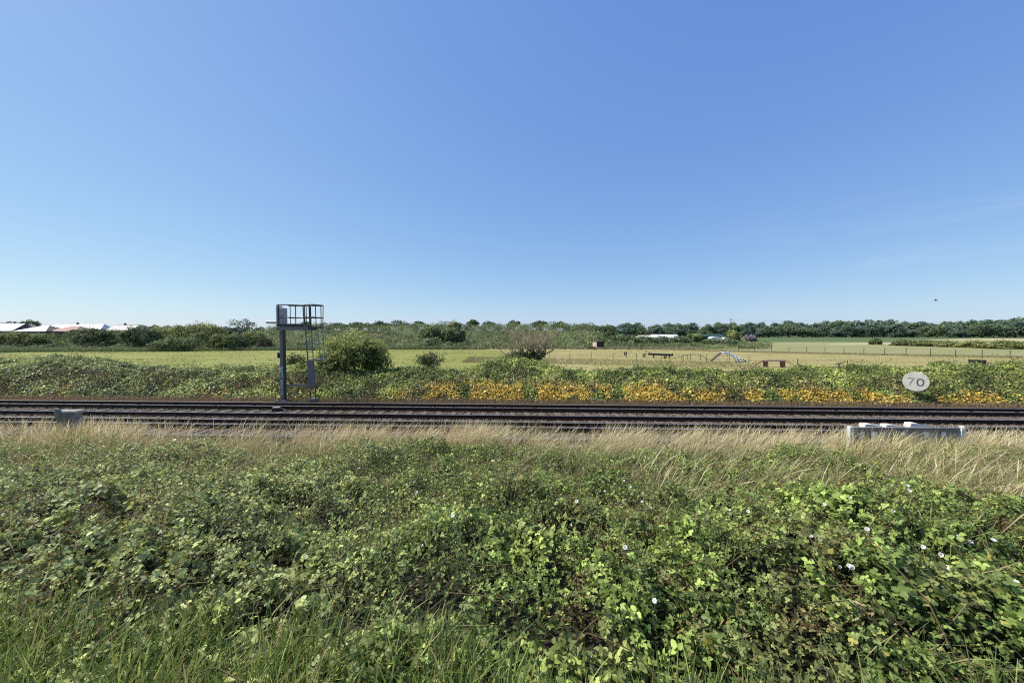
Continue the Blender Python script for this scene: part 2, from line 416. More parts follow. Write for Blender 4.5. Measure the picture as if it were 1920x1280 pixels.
# platform
fr = -.45; bk = .45
x0p, x1p = lx(520, fr), lx(577, fr)
zt = lz(611, fr); zbm = lz(618.5, fr)
b = MB(); b.box(((x0p + x1p) / 2, 0, zt - .02), (x1p - x0p, .86, .035))
b.build('platform_floor', M['dark_steel'], sig)
for yy in (fr, bk):
    b = MB(); b.box(((x0p + x1p) / 2, yy, (zt + zbm) / 2 - .03), (x1p - x0p + .04, .05, zt - zbm - .03)); b.build('platform_beam', M['steel'], sig)
b = MB()
for k in range(4): b.box((x0p + .06 + k * (x1p - x0p - .12) / 3, 0, zbm + .06), (.06, .84, .1))
b.build('cross_beam', M['dark_steel'], sig)
b = MB(); b.box(((x0p + x1p) / 2 - .1, fr - .03, zt + .05), (x1p - x0p - .2, .02, .12)); b.build('toe_board', M['dark_steel'], sig)
# hand rails: one loop at two heights, bulging round the ladder
zr1 = lz(571.5, fr); zr2 = lz(595, fr)
hx1 = lx(602.5, -.1)
def loop(z):
    p = [(x0p, fr, z), (lx(545, fr), fr, z), (lx(560, fr), fr - .01, z - .02), (lx(569, fr), fr, z - .03), (lx(577, fr), fr - .12, z), (lx(590, fr - .2), fr - .17, z + .01)]
    c = (hx1 - .42, .0)
    for a in np.linspace(-75, 75, 9): p.append((c[0] + .42 * math.cos(R(a)), .52 * math.sin(R(a)), z))
    p += [(lx(583, bk), bk, z), (lx(560, bk), bk, z), (x0p + .1, bk, z)]
    return p
for z, r in ((zr1, .028), (zr2, .026)):
    MB().tube(loop(z), r, 6).build('handrail', M['dark_steel'], sig)
for px, yo, r in ((523, fr, .032), (555, fr, .026), (545, bk, .022), (575, bk, .022)):
    x = lx(px, yo); MB().tube([(x, yo, zt - .02), (x, yo, zr1 - .005)], r, 6).build('railing_upright', M['dark_steel'], sig)
x = lx(569, fr); MB().tube([(x, fr, zr1), (x + .02, fr, zr1 - .5), (x + .05, fr, zr2 - .25), (x + .22, fr + .2, zt)], .034, 6).build('railing_upright', M['dark_steel'], sig)
# ladder and its cage
lb0, lb1 = lx(581), lx(590.5); lt0, lt1 = lx(572.5), lx(583)
ztop = zr1 - .02
for a, c in ((lb0, lt0), (lb1, lt1 + .02)):
    f = (ztop) / (zt)
    MB().tube([(a, 0, 0), (a + (c - a) * .5, 0, zt * .5), (c, 0, zt), (c - .02, 0, ztop)], .03, 6).build('ladder_stringer', M['dark_steel'], sig)
b = MB()
for k in range(1, 15):
    z = k * .28; tt = z / zt; b.tube([(lb0 + (lt0 - lb0) * tt, 0, z), (lb1 + (lt1 - lb1) * tt, 0, z)], .014, 6)
b.build('ladder_rungs', M['steel'], sig)
zc0, zc1 = lz(674.5), lz(614); cxl = lx(604.5) - .66
def hoop(z, sh=0):
    c = (cxl + .22 + sh, -.02); return [(c[0] + .44 * math.cos(R(a)), c[1] + .42 * math.sin(R(a)), z) for a in np.linspace(-150, 150, 17)]
for z, r in ((zc0, .032), ((zc0 + zc1) / 2, .018), (zc1, .035)):
    MB().tube(hoop(z, .12 * (1 - (z - zc0) / (zc1 - zc0))), r, 6).build('cage_hoop', M['cage'] if z < zc1 - .1 else M['dark_steel'], sig)
for a in (-135, -85, -40, 0, 45, 95):
    p0, p1 = [(cxl + .22 + s + .44 * math.cos(R(a)), -.02 + .42 * math.sin(R(a)), z) for s, z in ((.12, zc0), (0, zc1))]
    MB().tube([p0, p1], .016, 5).build('cage_bar', M['cage'], sig)
for a in (-90, -50, -10, 35):
    p0 = (cxl + .22 + .44 * math.cos(R(a)), -.02 + .42 * math.sin(R(a)), zc1); p1 = (hx1 - .42 + .42 * math.cos(R(a)), .52 * math.sin(R(a)), zr1)
    MB().tube([p0, p1], .024 if a != -90 else .036, 5).build('cage_bar', M['dark_steel'], sig)
# plate over the lower rungs
zg0, zg1 = lz(727), lz(677)
tt = .5 * (zg0 + zg1) / zt; xg = (lb0 + (lt0 - lb0) * tt + lb1 + (lt1 - lb1) * tt) / 2
b = MB(); x_a = (lb0 + lb1) / 2 - .02; x_b = xg * 2 - x_a
b.add([(xg + .04 - .17, -.06, zg0), (xg + .04 + .17, -.06, zg0), (xg - .03 + .17, -.06, zg1), (xg - .03 - .17, -.06, zg1), (xg + .04 - .17, -.035, zg0), (xg + .04 + .17, -.035, zg0), (xg - .03 + .17, -.035, zg1), (xg - .03 - .17, -.035, zg1)],
      [(0, 1, 2, 3), (7, 6, 5, 4), (0, 4, 5, 1), (1, 5, 6, 2), (2, 6, 7, 3), (3, 7, 4, 0)])
b.build('climbing_guard', M['guard'], sig)
zbr = lz(722); MB().box(((.08 + lb0) / 2, 0, zbr), (lb0 - .08, .05, .09)).build('brace', M['steel'], sig)
MB().box((lx(586), .05, .12), (.34, .34, .16)).build('ladder_foot', M['old_concrete'], sig)
# signal head, seen from behind and side on
x0h, x1h = lx(517.5, -.26), lx(534, -.1); zh0, zh1 = lz(612), lz(575)
b = MB(); b.box((x0h + .05, 0, (zh0 + zh1) / 2 + .02), (.06, .52, zh1 - zh0 + .06)); hd = b.build('signal_backboard', M['grey_box'], sig, bevel=.02)
b = MB(); b.box(((x0h + x1h) / 2 + .07, 0, (zh0 + zh1) / 2 - .03), (x1h - x0h - .12, .38, zh1 - zh0 - .08)); hd = b.build('signal_head', M['grey_box'], sig, bevel=.05)
MB().tube([(x1h - .02, -.205, zh0 + .55), (x1h - .02, -.19, zh0 + .55)], .03, 10).build('lock', M['black'], sig)
b = MB(); zz = lz(604); b.tube([(lx(502), -.05, zz), (x0h + .03, -.05, zz)], [.085, .10], 14); b.build('signal_hood', M['white_paint'], sig, smooth=False)
MB().box((lx(523.5) - .03, -.02, lz(666)), (.10, .14, .30)).build('junction_box', M['black'], sig, bevel=.01)
MB().box((-.03, 0, lz(663.5)), (.235, .175, .018)).build('post_band', M['cage'], sig)
MB().tube([(-.03, -.084, lz(626.5)), (-.03, -.079, lz(626.5))], .035, 12).build('post_hole', M['black'], sig)
# spray-painted scribble on the post
scr = [[(-.2, .95), (-.6, .9), (-.8, .7), (-.4, .6), (.1, .75), (.3, .95), (.0, 1.0), (-.3, .85), (.2, .65), (.7, .85), (.9, .95)],
       [(.7, .9), (.4, .6), (.7, .35), (.4, .1), (.75, -.05)], [(-.5, .62), (.1, .52), (.35, .35), (-.1, .2), (-.6, .3), (-.2, .45), (.3, .25), (.1, .0), (-.5, .08), (-.8, -.02)],
       [(-.85, -.05), (-.2, .02), (.5, -.02), (.85, .05)], [(.6, .5), (.1, .15), (.65, .0), (.2, -.15), (-.4, -.1), (-.7, -.2), (-.1, -.22), (.5, -.15)],
       [(-.6, -.25), (.2, -.35), (.45, -.42), (-.2, -.5), (-.5, -.56), (.0, -.62), (-.3, -.75), (-.6, -.85), (-.2, -.9), (.25, -.82)]]
b = MB(); zg0, zg1 = lz(742), lz(686)
for st in scr:
    pts = []
    for i in range(len(st) - 1):
        for f in (0, .33, .67): pts.append((st[i][0] * (1 - f) + st[i + 1][0] * f, st[i][1] * (1 - f) + st[i + 1][1] * f))
    pts.append(st[-1]); pts = [pts[0]] + [tuple(sum(p[j] for p in pts[i - 1:i + 2]) / 3 for j in (0, 1)) for i in range(1, len(pts) - 1)] + [pts[-1]]
    for i in range(len(pts) - 1):
        (a, c), (d, e) = pts[i], pts[i + 1]
        f = lambda u, v: (-.03 + u * .105, -.0835, (zg0 + zg1) / 2 + v * (zg1 - zg0) / 2)
        A, B = np.array(f(a, c)), np.array(f(d, e)); dr = B - A; dr /= np.linalg.norm(dr) + 1e-9; s = np.array((-dr[2], 0, dr[0])) * .015
        b.add([A - s, B - s + dr * .004, B + s + dr * .004, A + s], [(0, 1, 2, 3)])
b.build('graffiti', M['graffiti'], sig)

# ================================================================== SPEED SIGN
ps = P(1717, 715, 20.15); gs = float(terr(ps[0], ps[1]))
sg = thing('speed_sign', 'round weathered white speed sign reading 70 in front of the bramble bank', 'sign', (ps[0], ps[1], gs - .1), R(-62))
zc = ps[2] - gs + .1; rd = .525
b = MB()
def ysect(prof, n, c):
    vs = []; fs = []
    for r, y in prof:
        for j in range(n): A = 2 * math.pi * j / n; vs.append((c[0] + r * math.cos(A), y, c[2] + r * math.sin(A)))
    for i in range(len(prof) - 1):
        for j in range(n): fs.append((i * n + j, i * n + (j + 1) % n, (i + 1) * n + (j + 1) % n, (i + 1) * n + j))
    fs.append(tuple(range(n))[::-1]); fs.append(tuple((len(prof) - 1) * n + j for j in range(n))); return vs, fs
b.add(*ysect([(rd - .006, -.008), (rd, -.002), (rd, .010), (rd - .004, .014)], 48, (0, 0, zc))); b.build('disc', M['sign_face'], sg)
def stroke(b, pts, w, y=-.0115, closed=False):
    n = len(pts)
    L_, R_ = [], []
    for i in range(n):
        a = np.array(pts[i - 1] if (closed or i) else pts[i]); c = np.array(pts[(i + 1) % n] if (closed or i < n - 1) else pts[i])
        t = c - a; t = t / np.linalg.norm(t); nn = np.array((-t[1], t[0])) * w / 2; L_.append(np.array(pts[i]) + nn); R_.append(np.array(pts[i]) - nn)
    for i in range(n if closed else n - 1):
        j = (i + 1) % n
        b.add([(L_[i][0], y, zc + L_[i][1]), (L_[j][0], y, zc + L_[j][1]), (R_[j][0], y, zc + R_[j][1]), (R_[i][0], y, zc + R_[i][1])], [(3, 2, 1, 0)])
b = MB(); stroke(b, [(-.32, .16), (-.05, .16)], .062); b.m = 0
stroke(b, [(-.077, .127), (-.11, .077), (-.165, -.022), (-.21, -.132), (-.237, -.21)], .06, -.0118)
b.build('numeral_seven', M['sign_worn'], sg)
b = MB(); pts = []
for k in range(32):
    A = 2 * math.pi * k / 32; cx_, cy_ = math.cos(A), math.sin(A)
    pts.append((.18 + .116 * (abs(cx_) ** .8) * (1 if cx_ > 0 else -1), -.03 + .176 * (abs(cy_) ** .8) * (1 if cy_ > 0 else -1)))
stroke(b, pts, .062, closed=True); b.build('numeral_zero', M['sign_black'], sg)
MB().tube([(0, .05, 0), (0, .05, zc + .3)], .038, 10).build('sign_post', M['dark_steel'], sg)
for dz in (-.2, .2): MB().box((0, .03, zc + dz), (.5, .03, .05)).build('bracket', M['steel'], sg)

# ================================================================== TRACKSIDE CONCRETE ITEMS
Yt = 10.9
def tz(py, Y): return H + (HOR - py) * Y / F
xa, xb = U(104) * Yt, U(138) * Yt
zt_, z0_ = tz(770.5, Yt), -.15
t = thing('concrete_trestle', 'weathered concrete trough seat on two legs standing in the dry grass', 'trestle', ((xa + xb) / 2, Yt, z0_), R(-2))
hh = zt_ - z0_; ww = xb - xa
MB().box((0, .07, hh - .04), (ww + .1, .30, .07), R(1)).build('top_slab', M['concrete'], t, bevel=.01)
b = MB(); b.prism([(-ww / 2 + .02, hh - .08), (ww / 2 - .02, hh - .08), (ww / 2 - .10, hh - .22), (ww / 2 - .22, hh - .26), (-ww / 2 + .22, hh - .26), (-ww / 2 + .08, hh - .22)], -.05, .18)
b.build('apron', M['old_concrete'], t, bevel=.008)
for e in (-1, 1):
    b = MB(); cxx = e * (ww / 2 - .09)
    b.prism([(cxx - .085, 0), (cxx + .085, 0), (cxx + .06, hh - .083), (cxx - .06, hh - .083)], -.07, .20 if e > 0 else .10); b.build('leg', M['old_concrete'], t, bevel=.01)
MB().box((-.16, -.10, hh - .06), (.10, .10, .26)).build('end_peg', M['old_concrete'], t, bevel=.01)

Yt = 9.7
x0_, x1_ = U(1598) * Yt, U(1812) * Yt; zt_ = tz(802, Yt); zg = float(terr(x0_, Yt)) - .1
t = thing('trackside_barrier', 'low grey trackside panel between white concrete posts with pale patches', 'barrier', (x0_, Yt, zg), R(-1))
Lb = x1_ - x0_; hh = zt_ - zg
MB().box((Lb / 2, 0, hh - .30), (Lb, .03, .56)).build('panel', M['panel'], t)
MB().box((Lb / 2, -.01, hh - .005), (Lb, .05, .022)).build('top_edge', M['concrete'], t)
MB().box((Lb / 2, -.028, hh - .07), (Lb, .03, .07)).build('rail', M['steel'], t)
for xx, w_, up in ((.0, .11, .03), (Lb - .12, .11, .0), (Lb + .04, .06, .02)):
    MB().box((xx, -.02 if w_ > .1 else .10, (hh + up) / 2), (w_, .11, hh + up)).build('end_post', M['pale_concrete'], t, bevel=.012)
for pa, pb, pc, pd, rot in ((1617, 1622.5, 807, 821, 0), (1636, 1648, 807, 827, 0), (1690, 1697, 807, 817, 4), (1733, 1742, 808, 821, -5), (1765, 1773, 809, 817, 6)):
    xm = U((pa + pb) / 2) * Yt - x0_; zm = tz((pc + pd) / 2, Yt) - zg
    MB().box((xm, -.034, zm), ((pb - pa) * Yt / F, .012, (pd - pc) * Yt / F), 0, R(rot)).build('patch', M['white_board'], t)
for pa, pb, h_, tl in ((1633, 1666, .035, 0), (1673, 1700, .02, 0), (1718, 1758, .06, 1)):
    xA, xB = U(pa) * Yt - x0_, U(pb) * Yt - x0_; b = MB()
    pts = [(xA, .0), (xA + .02, h_), (xA + .18, h_ * 1.05), (xA + (xB - xA) * .55, h_ * .6), (xB, -.02), (xB, -.06), (xA, -.06)]
    b.prism([(x, z + hh + .02) for x, z in pts], .10, .28); b.build('curved_cover', M['pale_concrete'], t)

# ================================================================== NEAR BANK VEGETATION
def infr(x, y, m=1.62, a=1.0): return np.abs(x) < m * y + a
def canopy(x, y):
    q = Q(x, y); g = terr(x, y)
    big = fbm(x / 1.3 + 7, y / 1.3, 11, 2); small = fbm(x / .38, y / .38, 23, 2)
    h = .20 + .66 * np.clip(big - .25, 0, 1) + .46 * (small - .5) + .16 * (vn(x / .13, y / .13, 29) - .5)
    fade = 1 - .72 * ss(9.0, 10.8, q)
    near = .55 + .45 * ss(1.6, 3.0, q)
    return g + np.maximum(h, .06) * fade * near
def cnorm(f, x, y, e=.06):
    dx = (f(x + e, y) - f(x - e, y)) / (2 * e); dy = (f(x, y + e) - f(x, y - e)) / (2 * e)
    return norm(np.stack([-dx, -dy, np.ones_like(dx)], 1))
def sample(N, y0, y1, m=1.62, a=1.0):
    # uniform over the trapezoid |x| < m*y + a
    y = []; 
    while len(y) < N:
        c = rng.uniform(y0, y1, N); k = rng.uniform(0, 1, N) < (m * c + a) / (m * y1 + a); y += list(c[k])
    y = np.array(y[:N]); x = rng.uniform(-1, 1, N) * (m * y + a); return x, y
def drymask(x, y):
    q = Q(x, y); u = x / np.maximum(y, .5)
    edge = 9.9 + 1.1 * (fbm(x / 2.2, y / 2.2, 31, 2) - .5)
    right = 5.6 * ss(.80, 1.25, u) 
    left = 1.7 * ss(-.25, -.9, u)
    top = ss(edge - right - left - 1.7, edge - right - left + 1.1, q)
    spots = ss(.62, .74, fbm(x / 1.1 + 40, y / 1.1, 41, 2)) * ss(3.2, 5, q) * .55
    return np.clip(top + spots, 0, 1)
def leafcol(x, y, N):
    """colours of bank foliage: patches of blue-green, mid green, olive, yellowish"""
    a = fbm(x / .5, y / .5, 51, 3); b_ = fbm(x / .45 + 9, y / .45, 61, 2); r = rng.uniform(0, 1, N)
    c = mixc((.085, .125, .034), (.33, .42, .105), np.clip((a - .5) * 1.3 + .5 + .5 * (r - .5), 0, 1))
    olive = ss(.55, .75, b_) * .7
    c = c * (1 - .65 * olive[:, None]) + np.array((.24, .23, .09)) * .65 * olive[:, None]
    left = ss(.15, -.8, x / y)
    c = c * (1 - .45 * left[:, None]) + np.array((.42, .43, .19)) * .45 * left[:, None]  # left leaves paler: sun glints and backlight painted into the tint
    c *= np.clip(rng.lognormal(.05, .45, N), .3, 1.9)[:, None]
    yl = r > .985; c[yl] = np.array((.36, .33, .08)) * rng.uniform(.7, 1.2, yl.sum())[:, None]
    return c
def bank_leaves(name, N, y0, y1, size, T, trif, depth):
    nc = N // 3 if trif else N
    x, y = sample(nc, y0, y1)
    keep = (rng.uniform(0, 1, nc) > .88 * drymask(x, y)) & (rng.uniform(0, 1, nc) < .15 + ss(.24, .42, vn(x / .17, y / .17, 77))); q = Q(x, y); keep &= (q < 11.1) & (q > .95)
    x, y = x[keep], y[keep]; nc = len(x)
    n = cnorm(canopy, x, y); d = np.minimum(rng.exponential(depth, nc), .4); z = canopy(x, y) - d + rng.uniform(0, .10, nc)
    pt = fbm(x / .8 + 3, y / .8, 71, 2); sz = size * np.clip(rng.lognormal(0, .24, nc), .5, 1.5) * np.where(pt > .56, .65, 1.0) * (1 + .08 * ss(.0, 1.0, x / y))
    nr = norm(n * .75 + np.array((-.1, -.15, .4)) + .8 * rng.normal(size=(nc, 3)))
    az = rng.uniform(0, 2 * math.pi, nc); dv = np.stack([np.cos(az), np.sin(az), -.35 * np.ones(nc)], 1)
    c = leafcol(x, y, nc) * np.clip(1.2 - d / .20, .22, 1.2)[:, None]  # tint falls with depth: shade inside the canopy put into leaf colour
    w = np.where(fbm(x / .6, y / .6 + 20, 81, 2) > .56, 1.05, .78)
    pos = np.stack([x, y, z], 1)
    if trif:
        nn = norm(nr); dd = norm(dv - nn * np.sum(dv * nn, 1, keepdims=True)); xx = np.cross(dd, nn)
        PS, NS, DS, SS_, CS, WS = [], [], [], [], [], []
        for a, f in ((0, 1.0), (76, .82), (-76, .82)):
            d3 = dd * math.cos(R(a)) + xx * math.sin(R(a))
            PS.append(pos + d3 * (sz * (.18 if a == 0 else .08))[:, None]); NS.append(norm(nn + .22 * rng.normal(size=(nc, 3)))); DS.append(d3)
            SS_.append(sz * f); CS.append(c * rng.uniform(.88, 1.12, nc)[:, None]); WS.append(w)
        pos, nr, dv, sz, c, w = map(np.concatenate, (PS, NS, DS, SS_, CS, WS))
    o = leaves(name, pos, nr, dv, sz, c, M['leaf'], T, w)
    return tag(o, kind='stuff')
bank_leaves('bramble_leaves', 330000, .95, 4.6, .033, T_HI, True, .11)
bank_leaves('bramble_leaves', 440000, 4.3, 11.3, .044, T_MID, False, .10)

# canes: thin arching stems through the brambles
b = MB()
for k in range(260):
    y = random.uniform(1.4, 8.5); x = random.uniform(-1.5, 1.5) * y; A = random.uniform(0, 6.28); L_ = random.uniform(.4, 1.1); hgt = random.uniform(.14, .30)
    pts = []
    for f in np.linspace(0, 1, 6):
        xx, yy = x + math.cos(A) * L_ * f, y + math.sin(A) * L_ * f; pts.append((xx, yy, float(canopy(np.array([xx]), np.array([yy]))[0]) - .06 + hgt * math.sin(math.pi * f)))
    b.tube(pts, list(np.linspace(.0045, .002, 6)), 4)
M['cane'] = mat('cane', (.20, .15, .07), .7, 0, .5, 6)
tag(b.build('bramble_canes', M['cane']), kind='stuff')

# brown fruiting heads of the brambles
N = 1300
x, y = sample(N, 1.6, 7.5); w_ = fbm(x / .9 + 13, y / .9, 91, 2); k = (w_ + .22 * ss(-.3, .7, x / y) + rng.uniform(-.08, .08, N)) > .58; x, y = x[k], y[k]
ps, cs = [], []
for xx, yy in zip(x, y):
    m_ = random.randint(36, 70); A = rng.normal(size=(m_, 3)) * np.array((.045, .045, .035)); zt = float(canopy(np.array([xx]), np.array([yy]))[0]) + .085
    ps.append(A + np.array((xx, yy, zt))); base = np.array(random.choice([(.24, .14, .065), (.20, .135, .06), (.32, .22, .10), (.23, .11, .055)])); cs.append(base * rng.uniform(.5, 1.5, (m_, 1)))
ps = np.concatenate(ps); cs = np.concatenate(cs); n_ = len(ps)
tag(leaves('bramble_fruit', ps, rndir(n_), rndir(n_), rng.uniform(.007, .016, n_), cs, M['straw'], T_LO, 1.3), kind='stuff')

# olive fine-leaved weeds between the brambles
N = 190000
x, y = sample(N, 1.5, 11); wv = fbm(x / 1.0 + 21, y / 1.0, 101, 3); k = (wv + rng.uniform(-.06, .06, N) > .5) & (Q(x, y) < 11); x, y = x[k], y[k]; n_ = len(x)
z = canopy(x, y) + rng.uniform(-.08, .13, n_); pt = fbm(x / .5, y / .5, 111, 2)
c = mixc((.20, .235, .07), (.34, .265, .12), ss(.45, .65, pt)) * rng.uniform(.5, 1.35, n_)[:, None]
tag(leaves('fine_weeds', np.stack([x, y, z], 1), rndir(n_) + np.array((0, 0, .4)), rndir(n_) + np.array((0, 0, .9)), rng.uniform(.018, .042, n_), c, M['leaf'], T_LO, .42), kind='stuff')

# dry straw-coloured grass along the top of the bank
N = 260000
x, y = sample(N, 3.0, 12.1); dm = drymask(x, y); q = Q(x, y)
tuft = fbm(x / .55 + 2, y / .55, 121, 2)
dens = dm * (.10 + 1.5 * ss(.40, .64, tuft)) * (1 - .8 * ss(11.2, 12.0, q))
k = rng.uniform(0, 1, N) < dens * .62; x, y, dm, q = x[k], y[k], dm[k], q[k]; n_ = len(x)
hgt = rng.lognormal(math.log(.50), .30, n_) * (1 + .45 * ss(9.3, 10.3, q)) * (.75 + .6 * fbm(x / 1.4, y / 1.4, 131, 2)) * (1 - .25 * ss(7, 4, q))
tall = (np.abs(U(930) * 10.6 - x) < .95) & (q > 9.6); hgt[tall] *= 1.35
hgt *= np.where(rng.uniform(0, 1, n_) < .60, .60, 1.18)
nearbar = (q > 8.2) & (q < 10.6) & ((np.abs(x / y - 1.07) < .22) | (np.abs(x / y + 1.2) < .12)); hgt[nearbar] *= 1.35
hgt = np.clip(hgt, .12, 1.10)
lean = np.stack([rng.normal(.42, .26, n_), rng.normal(-.05, .22, n_)], 1); 
lefty = x < U(330) * y; lean[lefty, 0] += rng.normal(-.05, .35, lefty.sum())
base = np.stack([x, y, terr(x, y)], 1)
gr = rng.uniform(0, 1, n_) < (.42 * (1 - ss(9.2, 10.6, q)) + .07)
tint = mixc((.60, .49, .26), (.82, .72, .47), rng.uniform(0, 1, n_)); tint[gr] = mixc((.20, .225, .07), (.36, .33, .12), rng.uniform(0, 1, gr.sum()))
tint *= rng.uniform(.7, 1.15, n_)[:, None]
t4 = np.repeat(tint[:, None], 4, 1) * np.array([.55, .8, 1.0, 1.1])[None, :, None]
hd = rng.uniform(0, 1, n_) < .6
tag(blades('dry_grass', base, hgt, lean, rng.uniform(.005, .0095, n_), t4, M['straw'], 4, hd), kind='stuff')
# tangled low dead grass under it
N = 90000
x, y = sample(N, 4.0, 12.0); dm = drymask(x, y); k = rng.uniform(0, 1, N) < dm * .8; x, y = x[k], y[k]; n_ = len(x)
tint = mixc((.30, .25, .11), (.50, .41, .22), rng.uniform(0, 1, n_)) * rng.uniform(.6, 1.1, n_)[:, None]
gg = fbm(x / .9, y / .9, 133, 2) > .5; tint[gg] = tint[gg] * .45 + np.array((.12, .15, .045)) * .55
tag(blades('dead_grass', np.stack([x, y, terr(x, y)], 1), rng.uniform(.10, .30, n_), rng.normal(.15, .75, (n_, 2)), rng.uniform(.006, .010, n_), tint, M['straw'], 3), kind='stuff')
# clumps of tall stalks growing right in front of the concrete items
xs_, ys_ = [], []
for ua, ub, y0_, y1_, n_ in ((1.30 - .40, 1.27, 8.7, 9.6, 2000), (-1.27, -1.13, 9.9, 10.75, 600)):
    yy = rng.uniform(y0_, y1_, n_); xx = rng.uniform(ua, ub, n_) * yy; xs_.append(xx); ys_.append(yy)
x, y = np.concatenate(xs_), np.concatenate(ys_); n_ = len(x)
tint = mixc((.50, .41, .20), (.68, .58, .36), rng.uniform(0, 1, n_)); g_ = rng.uniform(0, 1, n_) < .25; tint[g_] = np.array((.26, .27, .09))
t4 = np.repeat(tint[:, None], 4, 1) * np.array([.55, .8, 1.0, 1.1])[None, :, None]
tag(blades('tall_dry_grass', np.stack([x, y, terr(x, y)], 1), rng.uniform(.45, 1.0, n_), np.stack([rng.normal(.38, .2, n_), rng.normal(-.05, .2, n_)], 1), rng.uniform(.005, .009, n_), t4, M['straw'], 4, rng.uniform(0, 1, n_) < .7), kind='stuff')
# scattered stems standing out of the brambles
N = 24000
x, y = sample(N, 1.7, 9.5); k = (fbm(x / .8 + 31, y / .8, 141, 2) > .52); x, y = x[k], y[k]; n_ = len(x)
tint = mixc((.52, .43, .22), (.30, .31, .11), rng.uniform(0, 1, n_))
tag(blades('grass_stems', np.stack([x, y, canopy(x, y) - .15], 1), rng.uniform(.2, .42, n_), np.stack([rng.normal(.3, .35, n_), rng.normal(0, .3, n_)], 1), rng.uniform(.003, .006, n_), tint, M['straw'], 4, rng.uniform(0, 1, n_) < .5), kind='stuff')

# green grass in front of the brambles
def grassband(N, f):
    y = rng.uniform(.85, 2.5, N); x = rng.uniform(-1, 1, N) * (1.62 * y + .6); k = f(x, y); return x[k], y[k]
def gk(x, y):
    u = x / y; lim = np.interp(u, [-1.6, -1.1, -.7, -.3, 0, .3, .7, 1.5], [2.2, 2.1, 1.95, 1.85, 1.72, 1.55, 1.48, 1.45]) + .6 * (fbm(x / .35, y / .35, 151, 2) - .5)
    return (y < lim) & (rng.uniform(0, 1, len(x)) < .25 + .9 * ss(.4, .6, fbm(x / .22, y / .22, 161, 2)))
x, y = grassband(56000, gk); n_ = len(x)
tint = mixc((.075, .13, .032), (.34, .41, .115), rng.uniform(0, 1, n_)) * rng.uniform(.6, 1.3, n_)[:, None]
dr = rng.uniform(0, 1, n_) < .07; tint[dr] = np.array((.42, .34, .17)) * rng.uniform(.6, 1.1, dr.sum())[:, None]
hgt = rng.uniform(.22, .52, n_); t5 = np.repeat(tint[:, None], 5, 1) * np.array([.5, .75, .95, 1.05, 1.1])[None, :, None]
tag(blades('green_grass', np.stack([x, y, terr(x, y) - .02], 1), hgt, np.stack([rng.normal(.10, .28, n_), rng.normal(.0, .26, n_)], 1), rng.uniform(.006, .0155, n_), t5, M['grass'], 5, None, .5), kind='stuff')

# white bindweed flowers scattered over the brambles
def flower_mesh():
    V = []; qd = []
    n = 10
    for r, z in ((.004, 0), (.010, .018), (.026, .032), (.032, .031)):
        for j in range(n): A = 2 * math.pi * j / n; V.append((r * math.cos(A), r * math.sin(A), z))
    for i in range(3):
        for j in range(n): qd.append((i * n + j, i * n + (j + 1) % n, (i + 1) * n + (j + 1) % n, (i + 1) * n + j))
    return np.array(V), np.array(qd)
fv, fq = flower_mesh()
fm = npmesh('bindweed_flower', fv, fq, np.full((len(fq), 3), .86), M['petal'])
fl_px = [(1153, 912), (1183, 917), (1170, 905), (1205, 928), (1221, 957), (1135, 925), (1082, 947), (1173, 1035), (1186, 1047), (1200, 1078), (1228, 1137), (778, 908), (763, 913), (783, 927), (833, 935), (850, 976), (794, 1030), (722, 1045), (675, 882), (402, 1090), (304, 1006), (577, 1052), (1547, 951), (1550, 953), (1597, 940), (1668, 893), (1672, 914), (1662, 891), (1701, 917), (1704, 926), (1522, 1015), (1576, 1072), (1596, 1071), (1600, 1074), (1592, 1069), (1731, 1033), (1734, 1036), (1765, 1048), (1773, 1072), (1798, 1016), (1819, 1024), (1862, 1021), (1903, 1102), (1370, 962), (1403, 966), (1204, 945), (1229, 1136), (1658, 1060), (1626, 1000), (1675, 967)]
first = True
for px, py in fl_px:
    Y = 1.2
    while Y < 11:
        p = P(px, py, Y)
        if p[2] < float(canopy(np.array([p[0]]), np.array([p[1]]))[0]) + .05: break
        Y += .05
    o = fm if first else fm.copy()
    if not first: COL.objects.link(o)
    first = False
    o.location = (p[0], p[1], p[2] + .03); o.rotation_euler = Vector((-.60 + random.uniform(-.45, .45), -.40 + random.uniform(-.4, .4), .75)).to_track_quat('Z', 'Y').to_euler(); s = random.uniform(.36, .56); o.scale = (s, s, s)
    tag(o, 'small white trumpet-shaped bindweed flower open among the bramble leaves', 'flower', 'white bindweed flowers')

# ================================================================== FAR BANK OF BRAMBLES (beyond the tracks)
crest_px = [-400, 0, 100, 200, 300, 400, 500, 560, 620, 740, 800, 860, 900, 960, 1030, 1100, 1200, 1250, 1300, 1400, 1500, 1600, 1700, 1750, 1800, 1920, 2300]
crest_py = [672, 672, 668, 674, 683, 690, 688, 676, 688, 690, 682, 694, 682, 674, 680, 690, 690, 679, 690, 691, 688, 690, 690, 681, 683, 680, 680]
def crest(x, y):
    px = 960 + F * x / np.maximum(y, 5); py = np.interp(px, crest_px, crest_py); return H + (HOR - py) * y / F
def bank2(x, y):
    q = Q(x, y); c = crest(x, y) - .12
    n1 = fbm(x / 1.6 + 50, y / 1.6, 171, 2) - .5; n2 = fbm(x / .45, y / .45, 181, 2) - .5
    lo = -.32
    f = np.interp(q, [20.9, 21.2, 22.0, 23.2, 24.6, 26.2, 28.2], [0, .16, .46, .78, 1.0, .86, .1])
    return lo + (c - lo) * f + (.75 * n1 + .50 * n2) * ss(20.9, 22.2, q) * .9
